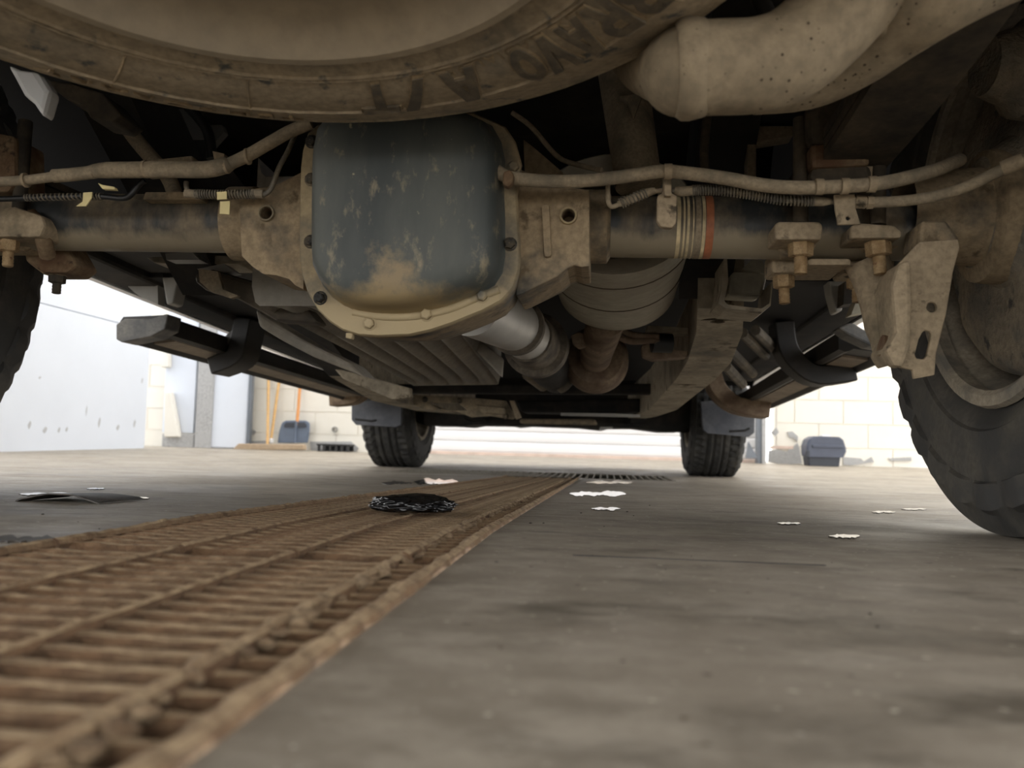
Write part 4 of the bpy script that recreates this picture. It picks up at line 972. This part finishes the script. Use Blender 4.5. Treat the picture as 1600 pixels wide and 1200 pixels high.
part(MB().slab([(1310,512),(1326,504),(1336,506),(1352,516),(1380,515),(1408,512),(1412,540),(1385,544),(1360,540),(1326,524)], 2.0, .07), 'rear_end_cap', 'board_cap', bdR, smooth=False, bevel=.012)
# brackets from the boards up to the sills
def brace(L, w, name='board_bracket', mat='board', parent=None, dep=.09):
    pts = ppath(L, 4); mb = MB(); rings = []
    for i, p in enumerate(pts):
        t = (pts[min(i+1, len(pts)-1)]-pts[max(i-1, 0)]).normalized(); nn = t.cross(Vector((0, 1, 0))).normalized()
        rings.append([p+nn*w-Vector((0, dep/2, 0)), p-nn*w-Vector((0, dep/2, 0)), p-nn*w+Vector((0, dep/2, 0)), p+nn*w+Vector((0, dep/2, 0))])
    mb.loft(rings, True); mb.f.append((0, 1, 2, 3)); return part(mb, name, mat, parent, smooth=25, bevel=.004)
brace([(340,575,2.45),(376,560,2.45),(384,538,2.45),(392,500,2.45)], .026, parent=bdL, dep=.12)
brace([(345,555,2.42),(362,530,2.42),(384,512,2.42)], .012, 'bracket_arm', 'board_cap', bdL, .05)
brace([(520,622,3.8),(552,618,3.8),(566,604,3.8),(572,585,3.8)], .04, mat='exh_rust', parent=bdL, dep=.12)
brace([(1330,582,2.4),(1275,588,2.4),(1245,572,2.4),(1226,545,2.4),(1220,505,2.4)], .026, parent=bdR, dep=.10)
brace([(1198,642,3.55),(1150,634,3.55),(1122,612,3.55),(1112,588,3.55)], .032, mat='exh_rust', parent=bdR, dep=.16)

# ---- body: bed floor, cab floor, side panels with wheel arches, liners
WB = .94
def side_panel(s):
    x = X0+s*WB
    arch = lambda yc, r, n=14: [(yc-r*math.cos(math.pi*i/n), .40+r*math.sin(math.pi*i/n)) for i in range(n+1)]
    prof = [(-.35, .55), (.40, .50)] + arch(YR, .47) + [(1.60, .46), (3.9, .368 if s < 0 else .396)] + [(a, z-.06) for a, z in arch(YF, .46)] + [(5.2, .30), (5.3, .42), (5.3, .95), (4.0, 1.06), (3.4, 1.72), (2.1, 1.74), (1.95, 1.15), (-.35, 1.15)]
    b_ = part(MB().prism([(x, a, z) for a, z in prof], (s*.02, 0, 0)), 'body_side', 'white', smooth=False)
    part(MB().prism([(x-s*.006, a, z+.006) for a, z in prof], (s*.005, 0, 0)), 'inner_shade_skin', 'black', b_, smooth=False); return b_  # black skin added to darken the lit inner face of the white side
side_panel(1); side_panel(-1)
part(MB().box((X0-WB, -.35, .735), (X0+WB, 1.95, .765)), 'bed_floor', 'dark', smooth=False)
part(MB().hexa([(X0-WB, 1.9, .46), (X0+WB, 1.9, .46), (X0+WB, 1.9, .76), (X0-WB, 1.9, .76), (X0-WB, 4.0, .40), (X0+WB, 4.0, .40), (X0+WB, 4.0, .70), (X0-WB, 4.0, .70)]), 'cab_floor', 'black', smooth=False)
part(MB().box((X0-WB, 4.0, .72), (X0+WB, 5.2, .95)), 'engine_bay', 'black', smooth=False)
part(MB().box((X0-WB+.02, 5.1, .28), (X0+WB-.02, 5.3, .75)), 'front_bumper', 'dark', smooth=False, bevel=.03)
part(MB().box((X0-WB+.02, 1.93, .75), (X0+WB-.02, 3.5, 1.72)), 'cab_shell', 'white', smooth=False, bevel=.05)
part(MB().box((X0-WB+.02, -.38, .62), (X0+WB-.02, -.28, 1.12)), 'tailgate', 'white', smooth=False, bevel=.02)
part(MB().box((X0-WB+.05, -.46, .48), (X0+WB-.05, -.32, .62)), 'rear_bumper', 'white', smooth=False, bevel=.03)
for s in (1, -1):
    for yc, zc, r, nm in ((YR, .40, .50, 'wheel_liner'), (YF, .34, .49, 'wheel_liner')):
        xa, xb = X0+s*.55, X0+s*(WB-.004); mb = MB(); N = 16
        for x in (xa, xb):
            for i in range(N+1):
                a = math.pi*(i/N); mb.v.append(Vector((x, yc-r*math.cos(a), zc+.04+r*math.sin(a)*.72)))
        for i in range(N): mb.f.append((i, i+1, N+1+i+1, N+1+i))
        part(mb, nm, 'black')
    # sill box along the cab
    x = X0+s*(WB-.06); sg = s*.058
    zs, ze = .462, (.368 if s < 0 else .396)
    part(MB().hexa([(x-.06, 1.62, zs), (x+.055, 1.62, zs), (x+.055, 1.62, zs+.09), (x-.06, 1.62, zs+.09), (x-.06, 3.9, ze), (x+.055, 3.9, ze), (x+.055, 3.9, ze+.09), (x-.06, 3.9, ze+.09)]), 'rocker_sill', 'dark', smooth=False, bevel=.01)
    part(MB().hexa([(x-s*.2-.14, 1.62, zs+.02), (x-s*.2+.14, 1.62, zs+.02), (x-s*.2+.14, 1.62, zs+.07), (x-s*.2-.14, 1.62, zs+.07), (x-s*.2-.14, 3.9, ze+.03), (x-s*.2+.14, 3.9, ze+.03), (x-s*.2+.14, 3.9, ze+.08), (x-s*.2-.14, 3.9, ze+.08)]), 'floor_pan', 'dark', smooth=False)
# hanging tabs and bed mounts beside the left sill
part(MB().slab([(200,448),(208,432),(246,436),(247,476),(216,462)], 1.95, .03), 'bed_mount', 'panel_grey', smooth=False)
part(MB().slab([(250,416),(280,416),(278,440),(270,474),(260,476),(254,440)], 1.9, .05), 'bed_mount', 'panel_grey', smooth=False, bevel=.004)
part(MB().slab([(228,402),(300,398),(380,400),(372,412),(330,412),(300,416),(240,410)], 1.35, .08), 'bed_crossbar', 'frame', smooth=False, bevel=.003)
part(MB().slab([(258,396),(300,394),(312,406),(260,406)], 1.25, .03), 'bed_bracket', 'panel_grey', smooth=False)
part(MB().slab([(308,420),(350,412),(366,424),(318,430)], 1.3, .03), 'bed_bracket', 'panel_grey', smooth=False)
part(MB().tube([W(286,428,1.4), W(306,430,1.4)], .014, 14), 'bed_bolt', 'conduit')
part(MB().slab([(402,414),(420,418),(422,424),(403,424)], 1.3, .02), 'bed_bracket', 'panel_grey', smooth=False)
part(MB().slab([(1292,420),(1322,424),(1316,486),(1306,488),(1298,460)], 1.9, .05), 'bed_mount', 'panel_grey', smooth=False, bevel=.004)
part(MB().slab([(1320,440),(1334,444),(1334,474),(1318,476)], 1.85, .05), 'bed_mount', 'leaf', smooth=False)
part(MB().slab([(1338,470),(1366,466),(1370,484),(1330,492)], 1.7, .04), 'body_mount', 'muffler', smooth=False)
# ribs of the floor on the right, beyond the rail
for i, (xa, ya, xb, yb) in enumerate(((1160,520,1196,556),(1180,516,1214,548),(1140,548,1176,584),(1134,572,1160,600))):
    part(MB().tube([W(xa, ya, 2.2), W(xb, yb, 2.5)], .014, 8), 'floor_rib', 'tank_dark')

# ---- mud flaps behind the front tyres
def flap(L, Y, rib):
    f = part(MB().slab(L, Y, .012), 'mud_flap', 'flap', smooth=False, bevel=.004)
    part(MB().tube([W(x, y, Y-.002) for x, y in rib], .005, 8), 'flap_rib', 'blackhose', f)
    return f
flap([(549,634),(560,628),(600,624),(628,630),(627,664),(618,668),(556,664),(549,656)], 4.0, [(555,655),(580,658),(588,656)])
flap([(1094,628),(1130,624),(1180,634),(1179,676),(1170,683),(1104,677),(1098,672)], 4.0, [(1140,674),(1164,673),(1171,669)])

# ================================================================== LOOSE THINGS
# black plastic bag on the grate
def crumple(name, c, size, mat, label, cat, seed, amp=.35):
    bm = bmesh.new(); bmesh.ops.create_icosphere(bm, subdivisions=5, radius=1)
    for v in bm.verts:
        p = v.co.copy(); q = p*1.7+Vector((seed, 0, 0))
        k = 1+amp*(noise.noise(q)+.6*abs(noise.noise(q*2.3))+.5*abs(noise.noise(q*5)))
        v.co = Vector((p.x*k*size[0], p.y*k*size[1], max(0, p.z*k*.5+.42)*size[2]))
    me = bpy.data.meshes.new(name); bm.to_mesh(me); bm.free(); me.materials.append(M[mat])
    for p in me.polygons: p.use_smooth = True
    o = bpy.data.objects.new(name, me); COL.objects.link(o); o.location = c; return tag(o, label, cat)
gb = (G(566,806)+G(708,802))/2
crumple('plastic_bag', (gb.x, gb.y, fz(gb.y)+.0042), (.050, .042, .021), 'bag', 'crumpled shiny black plastic bag lying flat on the drain grate', 'bag', 3.1, .26)
# curled dark scrap on the left
gs = G(128, 783)
mb = MB(); N = 16
for side in (0, 1):
    for i in range(N+1):
        t = i/N; x = -.055+.11*t; z = .011*math.sin(math.pi*t)**.8+.001*noise.noise(Vector((t*9, side, 0)))
        for j in range(6):
            y = -.05+.1*j/5; mb.v.append(Vector((gs.x+x+.01*noise.noise(Vector((j, t*4, 1))), gs.y+y, fz(gs.y)+max(.0005, z*(1-.45*(j/5)))+side*.0018)))
for side in (0, 1):
    o_ = side*(N+1)*6
    for i in range(N):
        for j in range(5): a = o_+i*6+j; mb.f.append((a, a+1, a+7, a+6))
def rimq(a, b): mb.f.append((a, b, b+(N+1)*6, a+(N+1)*6))
for i in range(N): rimq(i*6, (i+1)*6); rimq(i*6+5, (i+1)*6+5)
for j in range(5): rimq(j, j+1); rimq(N*6+j, N*6+j+1)
tag(part(mb, 'rubber_scrap', 'wet', floor) if False else mb.build('rubber_scrap', M['wet'], smooth=True, loc=(gs.x, gs.y, fz(gs.y))), 'curled dark scrap lying on the concrete beside the grate', 'scrap')
# puddles
def puddle(L, label, wet=False, k=3):
    xa, xb = min(q[0] for q in L), max(q[0] for q in L); ya, yb = min(q[1] for q in L), max(q[1] for q in L); yc, hh = (ya+yb)/2, (yb-ya)/2; N = 30; sd = xa*.37
    sk_ = (L[0][1]-yc)*.0
    def edge(t, sg):
        e = min(1, min(t, 1-t)*5)**.6; x = xa+(xb-xa)*t+4*noise.noise(Vector((sd, t*9, sg)))
        return (x, yc+sk_+sg*hh*e*(.62+.75*noise.noise(Vector((t*5, sd, sg*3)))+.35*noise.noise(Vector((t*17, sd, sg)))))
    g = [G(*edge(i/N, -1)) for i in range(N+1)]+[G(*edge(1-i/N, 1)) for i in range(1, N)]; c = sum(g, Vector())/len(g)
    mb = MB(); v = [Vector((p.x, p.y, fz(p.y)+.0014)) for p in g]; b = [Vector((p.x, p.y, fz(p.y)-.001)) for p in g]; n = len(v)
    mb.v += v+b; mb.f.append(tuple(range(n)))
    for i in range(n): mb.f.append((i, (i+1) % n, n+(i+1) % n, n+i))
    o = mb.build('puddle' if not wet else 'wet_stain', M['wet' if wet else 'water'], smooth=False, loc=(c.x, c.y, fz(c.y)))
    return tag(o, label, 'puddle' if not wet else 'stain', 'puddles under the truck' if not wet else None)
puddle([(646,756),(660,750),(684,748),(700,747),(704,749),(716,752),(700,755),(690,758),(660,759)], 'bright puddle left of the long grate near the cross drain')
puddle([(596,754),(640,752),(644,752),(642,758),(630,757)], 'dark wet stain beside the bright puddle left of the grate', True)
puddle([(914,753),(930,751),(975,753),(990,755),(960,757),(916,757)], 'thin puddle touching the cross drain grate')
puddle([(890,768),(920,767),(975,770),(978,775),(950,778),(925,776),(910,772)], 'widest bright puddle right of the long grate')
puddle([(924,794),(945,793),(970,796),(965,799),(938,798)], 'small puddle among grit, right of the long grate')
puddle([(1214,818),(1230,817),(1251,819),(1236,821)], 'small puddle on open concrete under the right running board')
puddle([(1295,837),(1315,836),(1344,839),(1322,843),(1300,841)], 'puddle on concrete closest to the right rear tyre')
puddle([(1362,800),(1385,799),(1400,801),(1380,803)], 'sliver of water beyond the right rear tyre, first of two')
puddle([(1408,796),(1430,795),(1448,797),(1428,798)], 'sliver of water beyond the right rear tyre, farther one')
puddle([(30,770),(60,770),(120,772),(112,776),(70,775)], 'long bright puddle beside the curled dark scrap')
puddle([(136,764),(150,763),(163,765),(148,766)], 'tiny puddle behind the curled dark scrap')
puddle([(196,779),(215,778),(232,780),(214,781)], 'faint puddle to the right of the curled dark scrap')
puddle([(0,838),(30,838),(60,844),(100,845),(70,849),(20,851),(-20,850)], 'dark wet stain by the far edge of the rusty grate', True)
puddle([(880,780),(960,776),(1010,786),(1000,802),(940,806),(890,800)], 'damp dark patch around the small puddle', True) if False else None
# grit
gritm = []
for q in range(3):
    bm = bmesh.new(); bmesh.ops.create_icosphere(bm, subdivisions=1, radius=1)
    for v in bm.verts: v.co *= 1+.5*noise.noise(v.co*2+Vector((q*7, 0, 0)))
    for v in bm.verts: v.co.z *= .6
    me = bpy.data.meshes.new('pebble'); bm.to_mesh(me); bm.free(); me.materials.append(M['wet']); gritm.append(me)
spots = [(67,804,4),(155,827,3),(122,816,2),(829,818,4),(849,818,3),(776,879,4),(944,823,2),(1359,960,4),(1371,980,4),(1040,890,2),(1200,905,2),(908,802,3),(980,800,3),(1015,790,2),(700,794,2),(510,858,3),(1080,870,2),(990,806,2),(1300,880,2),(440,890,3)]
for i, (x, y, r) in enumerate(spots):
    g = G(x, y); o = inst(gritm[i % 3], 'pebble', None, (g.x, g.y, fz(g.y)+.0004)); s = r*g.y/FPX*.55; o.scale = (s*1.2, s*1.2, s)
    tag(o, 'small dark grit pebble on the concrete', 'pebble', 'grit on the floor')

# ---- things along the back wall
def rod(a, b, r, mat, name, parent): return MB().tube([a, b], r, 12).build(name, M[mat], parent)
# shovel
s0 = W(460, 692, 7.27); sv = empty('shovel', (s0.x, 7.27, fz(7.27)), 'blue-grey plastic shovel with orange handle leaning on block wall', 'shovel')
bl_ = [(433,692),(436,672),(440,660),(446,657),(478,657),(483,661),(483,672),(480,692)]
mb = MB(); rings = []
fr_ = [W(x, y, 7.27) for x, y in bl_]
mb.prism(fr_, (0, .03, 0)); mb.build('blade', M['shovel'], sv, smooth=False, bevel=.01)
mb = MB().slab([(443,664),(446,660),(476,660),(479,664),(478,668),(444,668)], 7.26, .02); mb.build('blade_step', M['toolbox_dark'], sv, smooth=False, bevel=.004)
MB().tube([W(461,692,7.262), W(463,658,7.262)], .012, 10).build('blade_ridge', M['shovel'], sv)
rod(W(464,664,7.27), W(472,560,7.36), .014, 'wood_orange', 'handle', sv)
# two brooms
b0 = W(418, 690, 7.22)
pb = empty('push_broom', (b0.x, 7.15, fz(7.15)), 'long weathered wooden broom head with pale upright handle', 'broom')
MB().slab([(362,703),(372,693),(474,694),(476,703)], 7.13, .07).build('broom_head', M['plank'], pb, smooth=False, bevel=.008)
rod(W(418,697,7.16), W(420,560,7.38), .013, 'wood', 'handle', pb)
st = empty('wooden_pole', (W(424,690,7.23).x, 7.23, fz(7.23)), 'plain wooden pole leaning crosswise beside the broom handle', 'pole')
rod(W(423,690,7.23), W(441,560,7.38), .013, 'wood', 'shaft', st)
MB().lathe([(-.02, .001), (-.018, .018), (.012, .020), (.02, .001)], W(424,688,7.225), (0, 0, 1), 14).build('white_tip', M['white'], st)
# pipe stub on the wall
c = W(523, 671, WALLY-.02); ps = empty('pipe_stub', (c.x, WALLY, c.z), 'small round grey pipe stub set in the block wall', 'pipe')
MB().lathe([(0, .012), (0, .025), (-.03, .025), (-.03, .016), (-.004, .016), (-.004, .0005)], c+Vector((0, .02, 0)), (0, 1, 0), 22).build('pipe_end', M['panel_grey'], ps)
# black crate
c0, c1 = W(494, 700, 7.2), W(546, 700, 7.2); zb = fz(7.2)
cr_ = empty('plastic_crate', ((c0.x+c1.x)/2, 7.25, zb), 'low black plastic tray with slotted front on the floor', 'crate')
MB().box((c0.x, 7.2, zb+.052), (c1.x, 7.36, zb+.066)).build('rim', M['crate'], cr_, smooth=False)
MB().box((c0.x+.01, 7.34, zb), (c1.x-.01, 7.355, zb+.06)).build('back_side', M['crate'], cr_, smooth=False)
MB().box((c0.x+.01, 7.21, zb), (c1.x-.01, 7.35, zb+.006)).build('base', M['crate'], cr_, smooth=False)
for i in range(6):
    x = c0.x+.01+(c1.x-c0.x-.04)*i/5
    MB().box((x, 7.205, zb), (x+.022, 7.22, zb+.056)).build('slat', M['crate'], cr_, smooth=False)
# toolbox
T0, T1 = W(1262, 726, 7.0), W(1322, 726, 7.0); zb = fz(7.0); zt = W(1292, 682, 7.0).z
tb_ = empty('toolbox', ((T0.x+T1.x)/2, 7.1, zb), 'slate-blue plastic toolbox standing against the white block wall', 'toolbox')
H = zt-zb; w0, w1 = T0.x, T1.x
MB().prism([(w0+.01, 7.0, zb), (w1-.05, 7.0, zb), (w1-.04, 7.0, zb+H*.32), (w0-.0, 7.0, zb+H*.32)], (0, .18, 0)).build('base', M['toolbox_dark'], tb_, smooth=False, bevel=.01)
MB().prism([(w0-.005, 6.985, zb+H*.30), (w1-.02, 6.985, zb+H*.30), (w1+.0, 6.985, zb+H*.5), (w1+.0, 6.985, zb+H*.62), (w1-.02, 6.985, zb+H*.9), (w1-.05, 6.985, zb+H), (w0+.05, 6.985, zb+H), (w0+.005, 6.985, zb+H*.9), (w0-.01, 6.985, zb+H*.7), (w0-.01, 6.985, zb+H*.45)], (0, .21, 0)).build('lid', M['toolbox'], tb_, smooth=False, bevel=.015)
MB().box((w0+.03, 6.975, zb+H*.62), (w1-.03, 6.99, zb+H*.72)).build('lid_band', M['toolbox'], tb_, smooth=False, bevel=.004)
MB().box((w0+.11, 7.0, zt-.004), (w1-.12, 7.1, zt+.012)).build('lid_label', M['white'], tb_, smooth=False, bevel=.003)
MB().box((w0-.012, 6.98, zb+H*.28), (w0+.012, 7.02, zb+H*.52)).build('latch', M['toolbox_dark'], tb_, smooth=False, bevel=.003)
# foot of the shutter guide: grey offcut
MB().slab([(1166,716),(1170,690),(1184,716)], 7.2, .06).build('offcut', M['steel_blue'], None, smooth=False)
oc = bpy.data.objects['offcut']; tag(oc, 'small grey triangular sheet offcut leaning by the shutter guide', 'offcut')
